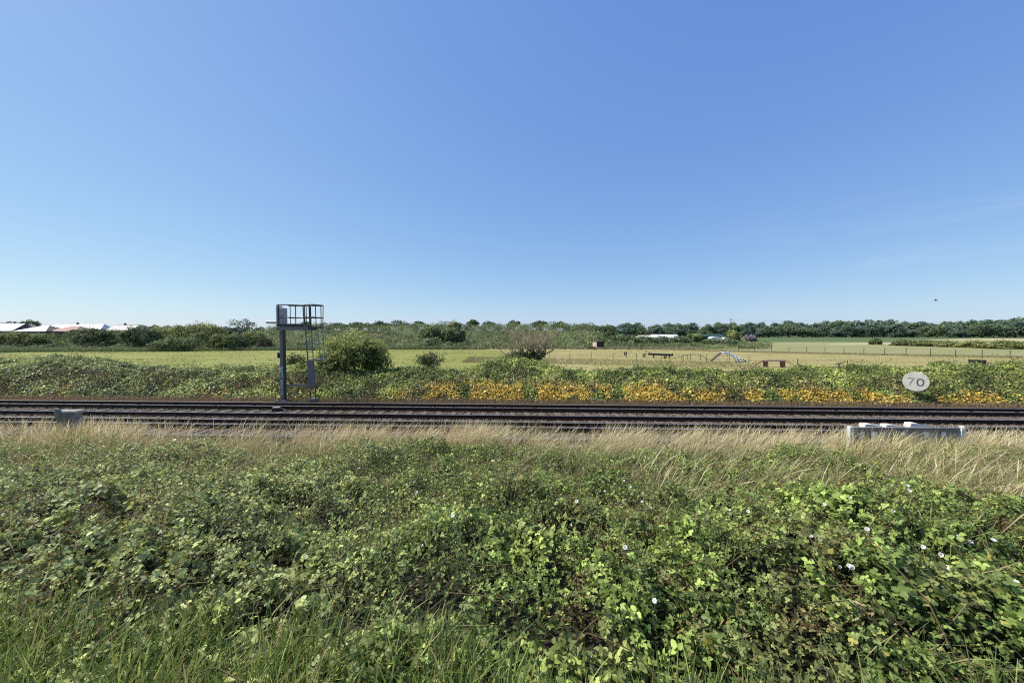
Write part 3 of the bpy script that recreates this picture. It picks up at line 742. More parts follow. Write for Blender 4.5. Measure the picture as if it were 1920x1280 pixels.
def yellowmask(x, y):
    q = Q(x, y); px = 960 + F * x / y
    n = fbm(x / .9 + 4, y / .9, 191, 3)
    lim = -.42 + np.interp(px, [640, 740, 800, 900, 1000, 1150, 1250, 1300, 1400, 1560, 1640, 1700, 1720, 1760, 1830, 1900, 1950], [21.0, 21.6, 22.0, 22.2, 22.2, 22.2, 22.3, 21.8, 21.8, 21.85, 21.8, 21.5, 21.1, 21.35, 21.75, 21.55, 21.0])
    m = ss(.30, .46, n) * (1 - ss(lim - .1, lim + .5, q + .5 * (n - .5))) * ss(690, 790, px)
    m2 = ss(.60, .66, n) * (1 - ss(21.4, 21.8, q)) * (np.exp(-((px - 95) / 60) ** 2) + np.exp(-((px - 415) / 40) ** 2) + .6 * np.exp(-((px - 500) / 30) ** 2)) * .7
    return np.clip(m + m2, 0, 1)
N = 330000
x = rng.uniform(-40, 33, N); qv = 20.9 + 6.0 * rng.beta(1.0, 1.7, N); y = (qv - x * sa) / ca
k = infr(x, y, 1.5, 2); x, y, qv = x[k], y[k], qv[k]; N = len(x)
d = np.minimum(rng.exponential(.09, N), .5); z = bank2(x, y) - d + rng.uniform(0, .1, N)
n = cnorm(bank2, x, y, .12)
ym = yellowmask(x, y); isy = rng.uniform(0, 1, N) < ym * .94
brown = (rng.uniform(0, 1, N) < ss(.5, .62, fbm(x / 1.2 + 80, y / 1.2, 201, 2)) * (1 - ss(21.6, 23.4, qv)) * .6) & ~isy
a = fbm(x / 1.2, y / 1.2, 211, 2); px = 960 + F * x / y
c = mixc((.115, .15, .042), (.40, .44, .125), np.clip((a - .28) * 2.0 + rng.uniform(-.2, .2, N), 0, 1))
gl = ss(700, 300, px)[:, None]; c = c * (1 - .3 * gl) + np.array((.30, .34, .20)) * .3 * gl  # glossy flashes on the left painted as paler leaf colour
c *= np.clip(rng.lognormal(.08, .42, N), .3, 2.2)[:, None]
c[brown] = np.array((.22, .18, .085)) * rng.uniform(.5, 1.3, brown.sum())[:, None]
r_ = rng.uniform(0, 1, isy.sum())
yc = mixc((.78, .54, .06), (.86, .71, .20), r_); o_ = r_ < .15; yc[o_] = np.array((.56, .32, .06)); yc *= rng.uniform(.55, 1.15, len(yc))[:, None]
c[isy] = yc
c *= np.clip(1.15 - d / .25, .25, 1.15)[:, None]  # buried leaves tinted darker, canopy shade painted into their colour
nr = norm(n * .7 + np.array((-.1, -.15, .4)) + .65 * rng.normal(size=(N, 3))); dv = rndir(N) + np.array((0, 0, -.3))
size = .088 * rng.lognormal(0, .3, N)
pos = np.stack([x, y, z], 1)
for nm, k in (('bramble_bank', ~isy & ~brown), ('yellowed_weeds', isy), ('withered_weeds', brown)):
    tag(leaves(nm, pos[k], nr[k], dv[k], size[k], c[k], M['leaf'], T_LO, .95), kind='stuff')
# dead brown strip and seed stalks at the foot of that bank
N = 26000
x = rng.uniform(-40, 32, N); qv = rng.uniform(20.0, 21.6, N); y = (qv - x * sa) / ca; px = 960 + F * x / y
tint = mixc((.20, .13, .085), (.36, .27, .17), rng.uniform(0, 1, N)); g = rng.uniform(0, 1, N) < np.where((px > 540) & (px < 760), .6, .2); tint[g] = np.array((.19, .18, .06))
tag(blades('withered_grass', np.stack([x, y, np.full(N, -.36)], 1), rng.uniform(.10, .34, N), rng.normal(.1, .5, (N, 2)), rng.uniform(.012, .024, N), tint, M['straw'], 3), kind='stuff')
N = 2600
x = np.where(rng.uniform(0, 1, N) < .75, rng.uniform(-36, -11, N), rng.uniform(-11, 30, N)); qv = rng.uniform(21.2, 22.6, N); y = (qv - x * sa) / ca; k = fbm(x / 1.5, y / 1.5, 221, 2) > .46; x, y, qv = x[k], y[k], qv[k]; N = len(x)
tint = mixc((.10, .085, .05), (.22, .17, .09), rng.uniform(0, 1, N))
tag(blades('dock_stalks', np.stack([x, y, bank2(x, y) - .3], 1), rng.uniform(.5, .95, N), np.stack([rng.normal(-.25, .15, N), rng.normal(0, .15, N)], 1), rng.uniform(.02, .04, N), tint, M['straw'], 4, np.ones(N, bool)), kind='stuff')

# ================================================================== TREES AND BUSHES
def blobcloud(blobs, n, size, cd, cl, seed, outward=.7, flat=.0, rough=.28, width=1.0):
    """leaf clumps on lumpy shells; returns arrays for leaves()"""
    g = np.random.default_rng(seed); a = np.array([(b[3] * b[4]) ** .9 for b in blobs]); cnt = np.maximum((n * a / a.sum()).astype(int), 5)
    PS, NS, CS = [], [], []
    zmin = min(b[2] - b[5] for b in blobs); zmax = max(b[2] + b[5] for b in blobs)
    for b, m in zip(blobs, cnt):
        d = norm(g.normal(size=(m, 3))); d[:, 2] = np.where(d[:, 2] < -.6, -d[:, 2], d[:, 2])
        lump = fbm(d[:, 0] * 2.3 + b[0] * 1.7, d[:, 1] * 2.3 + d[:, 2] * 2.9 + b[1], seed, 2)
        rad = (.80 + rough * 1.5 * (lump - .5) + .10 * g.normal(size=m)); rad = np.where(g.uniform(0, 1, m) < .15, rad * .8, rad)
        p = np.array(b[:3]) + d * rad[:, None] * np.array(b[3:6]); ok = p[:, 2] > .02
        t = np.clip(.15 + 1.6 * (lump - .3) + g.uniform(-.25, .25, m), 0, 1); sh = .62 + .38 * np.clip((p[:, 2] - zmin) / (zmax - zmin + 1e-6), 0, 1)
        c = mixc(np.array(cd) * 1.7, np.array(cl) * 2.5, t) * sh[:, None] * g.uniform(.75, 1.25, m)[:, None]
        PS.append(p[ok]); NS.append(norm(d * outward + np.array((0, 0, .25)) + .55 * g.normal(size=(m, 3)))[ok]); CS.append(c[ok])
    p, nn, c = map(np.concatenate, (PS, NS, CS)); N = len(p)
    return p, nn, norm(g.normal(size=(N, 3))), size * g.lognormal(0, .3, N), c
def trunk_mesh(h, r, seed, limbs=5, spread=.35, bare=.35):
    g = random.Random(seed); b = MB(); p = [(0, 0, -.2)]
    for k in range(1, 5): p.append((g.uniform(-.02, .02) * h * k / 2, g.uniform(-.02, .02) * h * k / 2, h * k / 4.6))
    b.tube(p, list(np.linspace(r, r * .35, 5)), 7)
    for k in range(limbs):
        z = h * g.uniform(bare, .8); A = g.uniform(0, 6.28); L_ = h * spread * g.uniform(.6, 1.1)
        b.tube([(0, 0, z), (math.cos(A) * L_ * .5, math.sin(A) * L_ * .5, z + L_ * .35), (math.cos(A) * L_, math.sin(A) * L_, z + L_ * .8)], [r * .4, r * .25, r * .1], 5)
    return b
def tree(name, label, cat, loc, blobs, n, size, cd, cl, seed, th, tr, group=None, rz=0, rough=.28, limbs=5):
    t = thing(name, label, cat, loc, rz, group)
    trunk_mesh(th, tr, seed, limbs).build('trunk', M['bark'], t)
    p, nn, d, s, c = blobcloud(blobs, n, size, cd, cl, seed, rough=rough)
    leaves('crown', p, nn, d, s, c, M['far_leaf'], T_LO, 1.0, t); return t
def broad_blobs(w, h, seed, base=.18, k=9):
    g = random.Random(seed); B = [(0, 0, h * .6, w * .34, w * .34, h * .36)]
    for i in range(k):
        A = 6.28 * i / k + g.uniform(-.3, .3); f = g.uniform(.18, .34); z = h * g.uniform(base + .12, .78)
        B.append((math.cos(A) * w * f, math.sin(A) * w * f, z, w * g.uniform(.16, .26), w * g.uniform(.16, .26), h * g.uniform(.13, .22)))
    B.append((g.uniform(-.1, .1) * w, 0, h * .86, w * .20, w * .20, h * .15)); return B
# far wood along the right half of the horizon
wood = []
for i in range(7):
    w, h = random.uniform(8.5, 11.5), 10
    cd, cl = random.choice([((.034, .058, .040), (.110, .150, .085)), ((.036, .060, .038), (.122, .155, .080)), ((.036, .062, .048), (.108, .150, .098))])  # bluish palettes put the distance haze into the crown colours
    wood.append(tree('wood_tree', 'dense broadleaf tree in the dark wood along the horizon', 'tree', (0, 0, 0), broad_blobs(w, h, 300 + i, .0, 15), 3600, .52, cd, cl, 300 + i, 9, .3, 'trees of the far wood'))
used = set()
def place_wood(px, toppy, Y, ws=1.0):
    i = random.randrange(7); x = U(px) * Y; z = float(terr(x, Y)); top = H + (HOR - toppy) * Y / F
    s = (top - z) / 10.3
    if i in used: o = dup(wood[i], (x, Y, z - .3), random.uniform(0, 6.28))
    else: o = wood[i]; o.location = (x, Y, z - .3); used.add(i)
    o.scale = (s * ws, s * ws, s); return o
tops = [(1120, 607), (1160, 606), (1200, 604), (1240, 604), (1290, 605), (1330, 605), (1362, 599), (1400, 604), (1440, 602), (1480, 601), (1520, 601), (1560, 602), (1600, 599), (1640, 596), (1670, 597), (1700, 602), (1740, 603), (1770, 600), (1800, 600), (1830, 598), (1860, 596), (1890, 595), (1920, 594), (1960, 594), (2000, 596)]
for px in range(1150, 2040, 25):
    ty = np.interp(px, [a for a, _ in tops], [b_ for _, b_ in tops]) + random.uniform(-2.2, 2.8)
    place_wood(px + random.uniform(-6, 6), ty, random.uniform(262, 285), random.uniform(1.15, 1.5))
for px in range(1170, 2030, 21):
    ty = np.interp(px, [a for a, _ in tops], [b_ for _, b_ in tops]) + random.uniform(5, 14)
    place_wood(px + random.uniform(-6, 6), ty, random.uniform(240, 252) + (24 if px < 1400 else 0), random.uniform(1.2, 1.7))
# hedge bushes -------------------------------------------------------
def bush(name, label, px, w_px, toppy, basepy, Y, n, size, cd, cl, seed, group=None, k=6, cat='bush', rough=.35, stems=True):
    x = U(px) * Y; zt = H + (HOR - toppy) * Y / F; z0 = H + (HOR - basepy) * Y / F; h = zt - z0; w = w_px * Y / F
    g = random.Random(seed); B = [(0, 0, h * .40, w * .42, w * .36, h * .56)]
    for i in range(k + 3):
        A = 6.28 * i / (k + 3) + g.uniform(-.4, .4); f = g.uniform(.26, .40)
        B.append((math.cos(A) * w * f, math.sin(A) * w * f * .8, h * g.uniform(.10, .62), w * g.uniform(.12, .20), w * g.uniform(.12, .20), h * g.uniform(.18, .32)))
    t = thing(name, label, cat, (x, Y, z0), 0, group)
    if stems: trunk_mesh(h * .8, .05 + .015 * h, seed, 6, .5, .15).build('stems', M['bark'], t)
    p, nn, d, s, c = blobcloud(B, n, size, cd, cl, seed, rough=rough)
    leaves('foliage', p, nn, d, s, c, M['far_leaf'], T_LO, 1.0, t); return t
G1 = ((.034, .050, .020), (.155, .172, .066)); G2 = ((.028, .044, .020), (.115, .138, .060)); G3 = ((.044, .060, .022), (.19, .20, .075)); G4 = ((.035, .055, .03), (.13, .165, .085))
bush('hawthorn_bush', 'broad dark hawthorn bush below the pink roof', 174, 74, 612, 644, 100, 6500, .30, *G2, 401)
bush('hawthorn_bush', 'tall rounded dark bush just to the right of the pale grey roof', 262, 66, 607, 655, 90, 6500, .28, *G2, 402)
bush('hawthorn_bush', 'low wide dark bush at the field edge below the tall green thicket', 330, 82, 631, 659, 84, 5000, .26, *G2, 403)
bush('thicket_bush', 'tall olive green bush with ragged top standing highest in the hedgerow', 375, 100, 602, 648, 104, 7500, .32, *G3, 404)
bush('hawthorn_bush', 'pair of rounded grey-green bushes at the field edge left of the signal, lighter half', 411, 42, 623, 657, 86, 3600, .25, *G1, 405)
bush('hawthorn_bush', 'rounded dark bush at the field edge nearest the signal post on its left', 441, 46, 624, 657, 86, 3600, .25, *G2, 406)
bush('thicket_bush', 'olive bush filling the hedgerow gap between two dark bushes on the left', 302, 80, 608, 650, 106, 5500, .32, *G3, 407)
bush('thicket_bush', 'green bush under the pale grey roof', 213, 60, 616, 646, 108, 4000, .3, *G1, 408)
bush('thicket_bush', 'dark olive bush at the far left edge below the white roof', 22, 90, 620, 650, 98, 5000, .3, *G1, 409)
bush('thicket_bush', 'olive bush in the hedgerow below the white hip roof', 84, 84, 621, 650, 100, 5000, .3, *G1, 410)
bush('thicket_bush', 'wide bush on the hedgerow end beside the white-flowered bramble slope', 470, 60, 618, 652, 100, 4500, .3, *G3, 411)
bush('elder_bush', 'dusky brownish bush just left of the signal post', 497, 36, 631, 657, 90, 2800, .26, (.03, .035, .022), (.075, .075, .045), 412)
bush('hawthorn_bush', 'dark rounded bush on the slope, left one of the adjoining pair right of the signal', 811, 52, 608, 648, 104, 6000, .30, *G2, 413)
bush('hawthorn_bush', 'dark rounded bush on the slope, right one of the adjoining pair right of the signal', 850, 50, 612, 647, 103, 6000, .30, *G2, 414)
bush('hawthorn_bush', 'taller bush standing behind the pair of dark rounded bushes', 850, 34, 601, 630, 122, 3500, .32, *G1, 415)
bush('hawthorn_bush', 'dark bush at the right end of the bramble slope above the shed', 1135, 50, 608, 632, 128, 4500, .34, *G2, 416)
bush('hawthorn_bush', 'wide green bush crowning the slope right of the bare twiggy tree', 1092, 60, 606, 630, 132, 4500, .34, *G1, 417)
bush('willow_bush', 'olive green bush beside the green farm building', 1372, 34, 618, 640, 150, 3600, .36, *G3, 418)
bush('willow_bush', 'round bush in front of the green farm building', 1303, 32, 624, 642, 128, 3000, .32, *G1, 419)
bush('lilac_bush', 'greyish purple bush at the end of the far hedge', 1408, 22, 627, 641, 150, 2400, .34, (.075, .06, .075), (.20, .165, .20), 420)
bush('field_bush', 'lone round bush on the pale strip in the right-hand field', 1642, 22, 633, 646, 120, 2400, .26, *G2, 421)
for i, (px, w, t_, b_, Y, pal, lab) in enumerate([(1693, 40, 636, 648, 112, G2, 'dark bush at the left end of the long field hedge'), (1735, 50, 637, 649, 108, G1, 'second bush along the long hedge in the field'), (1780, 56, 638, 650, 104, G3, 'yellow-green bush in the middle of the long field hedge'),
        (1832, 60, 637, 652, 98, G3, 'bright olive bush in the right part of the long field hedge'), (1886, 64, 636, 655, 93, G3, 'big olive bush at the right end of the long field hedge'), (1950, 60, 637, 656, 92, G3, 'olive hedge bush cut off by the picture edge')]):
    bush('hedge_bush', lab, px, w, t_, b_ + 1, Y, 3800, .27, *pal, 430 + i, k=7)
for i, (px, w, t_, b_, lab) in enumerate([(1165, 40, 626, 640, 'low hedge bush right above the shed roof'), (1205, 44, 629, 642, 'low hedge bush left of the long white roof'), (1243, 46, 629, 643, 'low hedge bush in front of the long white roof'), (1275, 40, 628.5, 643, 'low hedge bush right of the long white roof'),
        (1335, 40, 634, 644, 'low hedge bush below the white tarpaulin'), (1366, 36, 634, 644, 'low hedge bush below the olive green bush')]):
    bush('hedge_bush', lab, px, w, t_, b_ + 1, 112 + i, 2200, .3, *G4, 440 + i)
# trees breaking the skyline beyond the slope
sk = [(459, 40, 597, 620, 'pale feathery tree on the skyline left of the signal', 1), (886, 24, 599, 615, 'rounded tree alone on the skyline right of the dark bush pair', 0), (918, 26, 602, 616, 'open crowned tree on the skyline left of the bare twiggy tree', 1), (964, 24, 601, 620, 'dark headed tree on the skyline beside the bare twiggy tree', 0),
      (1012, 30, 601, 616, 'skyline tree right behind the bare twiggy tree', 0), (1048, 26, 603, 616, 'small skyline tree right of the bare twiggy tree', 0), (632, 40, 605, 616, 'skyline tree just right of the ladder cage', 1), (672, 44, 604, 616, 'skyline tree above the big green bush', 0), (712, 40, 602, 615, 'skyline tree above the right side of the big green bush', 0), (750, 44, 600, 615, 'skyline tree above the small pale shrub', 1), (786, 34, 602, 614, 'open skyline tree left of the dark bush pair', 1),
      (572, 34, 603, 618, 'thin skyline tree seen through the signal railings', 1), (56, 26, 599, 622, 'dark rounded tree rising behind the white hip roof', 0), (18, 44, 602, 622, 'dark spreading tree behind the far left roof', 0), (68, 18, 603, 622, 'small dark tree right of the rounded one behind the houses', 0)]
for i, (px, w, t_, b_, lab, op) in enumerate(sk):
    Y = 175 if px > 100 else 190; x = U(px) * Y; zt = H + (HOR - t_) * Y / F; z0 = max(0.0, float(terr(x, Y))) - .3; h = zt - z0; w_ = w * Y / F
    c = ((.030, .050, .034), (.085, .115, .070)) if op else ((.024, .042, .024), (.075, .10, .045))
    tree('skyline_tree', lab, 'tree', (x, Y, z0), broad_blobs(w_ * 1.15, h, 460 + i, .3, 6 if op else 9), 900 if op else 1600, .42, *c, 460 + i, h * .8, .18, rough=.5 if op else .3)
# low skyline woodland left of the slope and behind it
G = 'distant hedgerow trees on the left skyline'
b0 = tree('hedgerow_tree', 'low distant tree forming the hazy skyline behind the hedgerow and slope', 'tree', (0, 0, 0), broad_blobs(12, 8, 490, .05, 9), 1500, .6, (.035, .058, .045), (.085, .115, .08), 490, 6, .2, G)  # haze on these crowns is painted, a bluish leaf tint
fst = True
for px in list(range(270, 620, 22)) + list(range(620, 1180, 26)):
    Y = random.uniform(215, 240); x = U(px) * Y; z = float(terr(x, Y)); tp = np.interp(px, [270, 420, 430, 520, 600, 700, 900, 1160], [609, 610, 613, 613, 609, 607, 609, 608]) + random.uniform(-1, 1.5)
    s = (H + (HOR - tp) * Y / F - z) / 8.0
    if fst: o = b0; fst = False; o.location = (x, Y, z)
    else: o = dup(b0, (x, Y, z), random.uniform(0, 6.28))
    o.scale = (max(s, .5) * 1.2, max(s, .5) * 1.2, s * 1.5); o.location.z -= s * 4.0

# ragged vegetation of the slope behind the field (uncountable brambles)
def hillveg(x, y):
    u = x / y; px = 960 + F * u
    hv = .0 + 3.0 * np.clip(fbm(x / 4.0, y / 4.0, 231, 3) - .15, 0, 1) + 1.3 * (fbm(x / 1.5, y / 1.5, 241, 2) - .5)
    e = 1 - .6 * ss(92, 99, y) * 0
    return terr(x, y) + hv * ss(89, 97, y) * np.interp(px, [-100, 450, 520, 1100, 1180, 1260, 1380, 1440, 1460], [.9, .9, 1.35, 1.35, .75, .55, .45, .2, .0])
N = 190000
y = 90 + 75 * rng.beta(1, 1.8, N); x = rng.uniform(-1.45, .70, N) * y
k = (960 + F * x / y < 1455 - 75 * rng.uniform(0, 1, N) ** 2); x, y = x[k], y[k]; N = len(x); px = 960 + F * x / y
z = hillveg(x, y) - np.minimum(rng.exponential(.15, N), .8)
a = fbm(x / 4, y / 4, 251, 3); b_ = fbm(x / 1.5, y / 1.5, 261, 2)
c = mixc((.060, .088, .034), (.255, .29, .125), np.clip((a - .3) * 1.8 + rng.uniform(-.25, .25, N), 0, 1))
wh = (rng.uniform(0, 1, N) < .10 * ss(.42, .6, b_)) & (px > 470) & (px < 1150); c[wh] = np.array((.30, .33, .22)) * rng.uniform(.7, 1.2, wh.sum())[:, None]
c *= np.clip(rng.lognormal(.05, .38, N), .3, 2)[:, None]
tag(leaves('bramble_slope', np.stack([x, y, z], 1), norm(cnorm(hillveg, x, y, .4) + np.array((-.1, -.2, .3)) + .6 * rng.normal(size=(N, 3))), rndir(N), .26 * rng.lognormal(0, .3, N), c, M['far_leaf'], T_LO, 1.0), kind='stuff')
# strip of rank grass between the field and the slope
N = 32000
x = rng.uniform(-1.45, .52, N); y = rng.uniform(0, 1, N); y0 = np.interp(x, [-1.45, -1.0, -.55, -.3, -.1, .15, .34, .52], [78, 80, 86, 89, 91, 92, 90, 86]); y = y0 + 7 * y; x = x * y
tint = mixc((.10, .15, .06), (.22, .25, .115), rng.uniform(0, 1, N)); dr = (x / y > -.12); k = dr & (rng.uniform(0, 1, N) < .55); tint[k] = np.array((.38, .33, .18)); 
h_ = np.where(dr, .7, 1.0) * rng.uniform(.5, 1.15, N)
tag(blades('rank_grass', np.stack([x, y, terr(x, y)], 1), h_, rng.normal(.1, .3, (N, 2)), rng.uniform(.05, .12, N), tint, M['grass'], 3), kind='stuff')
# rough grass fringe in front of the dog field and its far fence
N = 9000
xx = rng.uniform(0, 1, N) ** 1.6 * .62; Yf = 62 - 17 * xx * .9; x = (U(880) + (U(1680) - U(880)) * xx) * Yf; y = Yf + rng.uniform(-9, 1, N)
tint = mixc((.38, .32, .17), (.22, .22, .09), rng.uniform(0, 1, N))
tag(blades('rough_grass', np.stack([x, y, np.full(N, -1.0)], 1), rng.uniform(.15, .45, N), rng.normal(.1, .35, (N, 2)), rng.uniform(.03, .06, N), tint, M['straw'], 3), kind='stuff')
N = 16000
t_ = rng.uniform(0, 1, N); px = 1180 + t_ * 800; yb = np.interp(px, [1180, 1300, 1500, 1700, 1920, 2000], [93, 83, 73, 66.5, 61.5, 60]); y = yb + rng.uniform(.2, 3.5, N); x = U(px) * yb
tint = mixc((.48, .40, .24), (.24, .25, .11), rng.uniform(0, 1, N))
tag(blades('fence_grass', np.stack([x, y, np.full(N, -1.0)], 1), rng.uniform(.15, .5, N), rng.normal(.1, .35, (N, 2)), rng.uniform(.03, .06, N), tint, M['straw'], 3), kind='stuff')

# short tufts and mowing swathes on the fields
N = 60000
y = 30 + 62 * rng.uniform(0, 1, N) ** .8; x = rng.uniform(-1.4, 1.5, N) * y
ro = fbm(x / 14, y / 1.6, 271, 3); k = (rng.uniform(0, 1, N) < ss(.40, .62, ro)) & (y < np.interp(x / y, [-1.4, -1, -.5, 0, .44, .95, 1.5], [77, 79, 86, 90, 87, 69, 61])); x, y = x[k], y[k]; N = len(x)
dry = (x > 0)[:, None]; r_ = rng.uniform(0, 1, N)
tint = np.where(dry, mixc((.30, .28, .10), (.52, .43, .19), r_), mixc((.19, .225, .05), (.42, .38, .11), r_))
tag(blades('field_tufts', np.stack([x, y, terr(x, y) + .02], 1), rng.uniform(.05, .16, N), rng.normal(.1, .5, (N, 2)), rng.uniform(.06, .16, N), tint, M['straw'], 2), kind='stuff')
# leafy shoots reaching above the far bramble bank
N = 2600
x = rng.uniform(-38, 33, N); qv = rng.uniform(22.5, 26, N); y = (qv - x * sa) / ca; k = fbm(x / 1.3, y / 1.3, 281, 2) > .5; x, y = x[k], y[k]; N = len(x)
hh_ = rng.uniform(.35, .85, N); ln_ = rng.normal(0, .4, (N, 2)); bz = bank2(x, y) - .15
PS, CS = [], []
for f in np.linspace(.25, 1, 9):
    PS.append(np.stack([x + ln_[:, 0] * hh_ * f ** 1.8, y + ln_[:, 1] * hh_ * f ** 1.8, bz + hh_ * f * .9], 1) + rng.normal(size=(N, 3)) * .03)
ps = np.concatenate(PS); n_ = len(ps)
tag(leaves('bramble_shoots', ps, rndir(n_) + np.array((0, 0, .5)), rndir(n_), .075 * rng.lognormal(0, .25, n_), mixc((.12, .16, .045), (.34, .39, .13), rng.uniform(0, 1, n_)), M['leaf'], T_LO, .8), kind='stuff')

# big green bush and shrubs on the near side of the field
bush('field_maple_bush', 'big rounded olive green bush right of the signal ladder', 664, 132, 622, 702, 25.9, 28000, .10, (.032, .048, .015), (.20, .215, .072), 501, k=14, rough=.75)
def shrub(name, label, px, py0, toppy, w_px, Y, seed, nst, leafn, cols, lsize, spread=1.0, twig=M['twig']):
    g = random.Random(seed); x = U(px) * Y; z0 = H + (HOR - py0) * Y / F; h = (py0 - toppy) * Y / F; w = w_px * Y / F
    t = thing(name, label, 'shrub', (x, Y, z0)); b = MB(); tips = []
    for k in range(nst):
        A = g.uniform(0, 6.28); f = g.uniform(.1, 1) ** .7 * spread; tx, ty = math.cos(A) * w / 2 * f, math.sin(A) * w / 2 * f * .6
        hh = h * (1 - .35 * f) * g.uniform(.65, 1.0); p = [(tx * .4, ty * .4, 0)]
        for s in (.35, .7, 1.0): p.append((tx * (.4 + .6 * s ** 1.1) + g.uniform(-.05, .05) * w, ty * s + g.uniform(-.03, .03) * w, hh * s ** .8))
        r = (.012 + .014 * g.random()) * (2.3 if leafn < 2000 else 1); b.tube(p, [r * 1.6, r, r * .6, r * .25], 5); tips += p[0 if leafn > 2000 else 2:]
        for m_ in range(5):
            i = g.choice((1, 2)); q = np.array(p[i]) * (1 - .5) + np.array(p[i + 1]) * .5; e = q + np.array((g.uniform(-.14, .14) * w, g.uniform(-.08, .08) * w, g.uniform(.02, .22) * h)); md = (q + e) / 2 + np.array((g.uniform(-.03, .03) * w, 0, -.01 * h))
            b.tube([q, md, e], [r * .55, r * .4, r * .18], 4); tips += [tuple(md), tuple(e)]
            for m2 in range(2):
                e2 = e + np.array((g.uniform(-.07, .07) * w, g.uniform(-.05, .05) * w, g.uniform(.0, .12) * h)); b.tube([md * .4 + e * .6, e2], [r * .3, r * .12], 3); tips.append(tuple(e2))
    b.build('branches', twig, t)
    tp = np.array(tips); G_ = np.random.default_rng(seed); p = tp[G_.integers(0, len(tp), leafn)] + G_.normal(size=(leafn, 3)) * .10; n_ = leafn
    leaves('foliage', p, norm(G_.normal(size=(n_, 3))), norm(G_.normal(size=(n_, 3))), lsize * G_.lognormal(0, .3, n_), mixc(*cols, G_.uniform(0, 1, n_)), M['leaf'], T_LO, .8, t)
    return t
shrub('bare_shrub', 'nearly bare twiggy shrub with sparse brown leaves standing above the brambles', 982, 684, 600, 136, 26.5, 511, 30, 900, ((.42, .34, .17), (.34, .33, .13)), .05)
shrub('ivy_shrub', 'low leafy ivy mound at the foot of the bare twiggy shrub', 985, 688, 655, 85, 26.2, 512, 16, 5200, ((.04, .065, .025), (.12, .155, .06)), .09)
shrub('young_shrub', 'small pale leafy shrub poking up over the field edge right of the big bush', 803, 704, 656, 66, 25.6, 513, 14, 2600, ((.08, .11, .045), (.16, .19, .07)), .08)
shrub('thorn_shrub', 'leafy shrub growing between the signal post and its ladder', 562, 700, 660, 50, 26, 514, 12, 2400, ((.06, .085, .03), (.15, .17, .05)), .08)

# ================================================================== DOG FIELD
def posts_fence(label, pts, spacing, hgt, thick, wires, mesh=True):
    """pts: world polyline on the ground"""
    t = thing('wire_fence', label, 'fence', (pts[0][0], pts[0][1], 0))
    o = np.array(pts[0]); P_ = [np.array(p) for p in pts]; seg = []; acc = 0; pos = []
    for a, c in zip(P_[:-1], P_[1:]):
        L_ = np.linalg.norm(c - a); n = max(1, int(round(L_ / spacing)))
        for k in range(n): pos.append(a + (c - a) * k / n)
    pos.append(P_[-1]); b = MB()
    zz = [float(terr(p[0], p[1])) for p in pos]
    for p, z in zip(pos, zz):
        h = hgt * random.uniform(.94, 1.06); bb = MB(); dx = random.uniform(-.03, .03)
        bb.tube([(p[0] - o[0], p[1] - o[1], z - .2), (p[0] - o[0] + dx, p[1] - o[1], z + h)], [thick, thick * .9], 6); bb.build('post', M['post'], t)
    for f in wires: b.tube([(p[0] - o[0], p[1] - o[1], z + hgt * f) for p, z in zip(pos, zz)], .009, 3)
    b.build('wire', M['wire'], t); return t
fy = lambda px, py: (U(px) * GY(py, -1.0), GY(py, -1.0))
posts_fence('long dark post and wire fence along the far side of the dry field', [fy(1950, 673.5), fy(1700, 667.5), fy(1480, 662), fy(1300, 657.5), fy(1180, 655)], 3.0, 1.45, .05, (.25, .5, .75, .95))
posts_fence('far section of post and wire fence running left behind the shed', [fy(1180, 655.2), fy(1060, 654.6), fy(960, 654.4), fy(893, 654)], 3.2, 1.3, .05, (.3, .6, .95))
posts_fence('near post and wire fence between the brambles and the agility equipment', [fy(1030, 671.5), fy(1150, 674), fy(1240, 677), fy(1325, 680), fy(1405, 683.5), fy(1497, 690), fy(1590, 693)], 3.9, 1.12, .045, (.55, .95))
def gp(px, py, z=-1.0):
    Y = GY(py, z); return (U(px) * Y, Y, z), Y / F
# shed
(gx, gy, gz), k = gp(1122, 653.5)
t = thing('field_shelter', 'small wooden field shelter with pale side and dark slatted front', 'shed', (gx, gy, gz), R(26))
w_, d_, h_ = 2.3, 1.6, 1.75
b = MB()
for i in range(9): b.box((-w_ / 2 + w_ * (i + .5) / 9, -d_ / 2, h_ / 2), (w_ / 9 - .03, .05, h_ - .06))
b.build('front_slats', M['wood_dark'], t)
b = MB(); b.box((0, -d_ / 2 + .06, h_ / 2), (w_ - .04, .03, h_ - .1)); b.build('front_lining', M['wood_dark'], t)
for sx in (-1, 1): MB().box((sx * w_ / 2, .02, h_ / 2), (.05, d_ - .02, h_)).build('side_panel', M['wood_pale'], t)
MB().box((0, d_ / 2, h_ / 2), (w_ - .06, .05, h_)).build('back_panel', M['wood_pale'], t)
MB().box((0, 0, h_ + .03), (w_ + .14, d_ + .16, .06)).build('roof', M['wood_dark'], t)
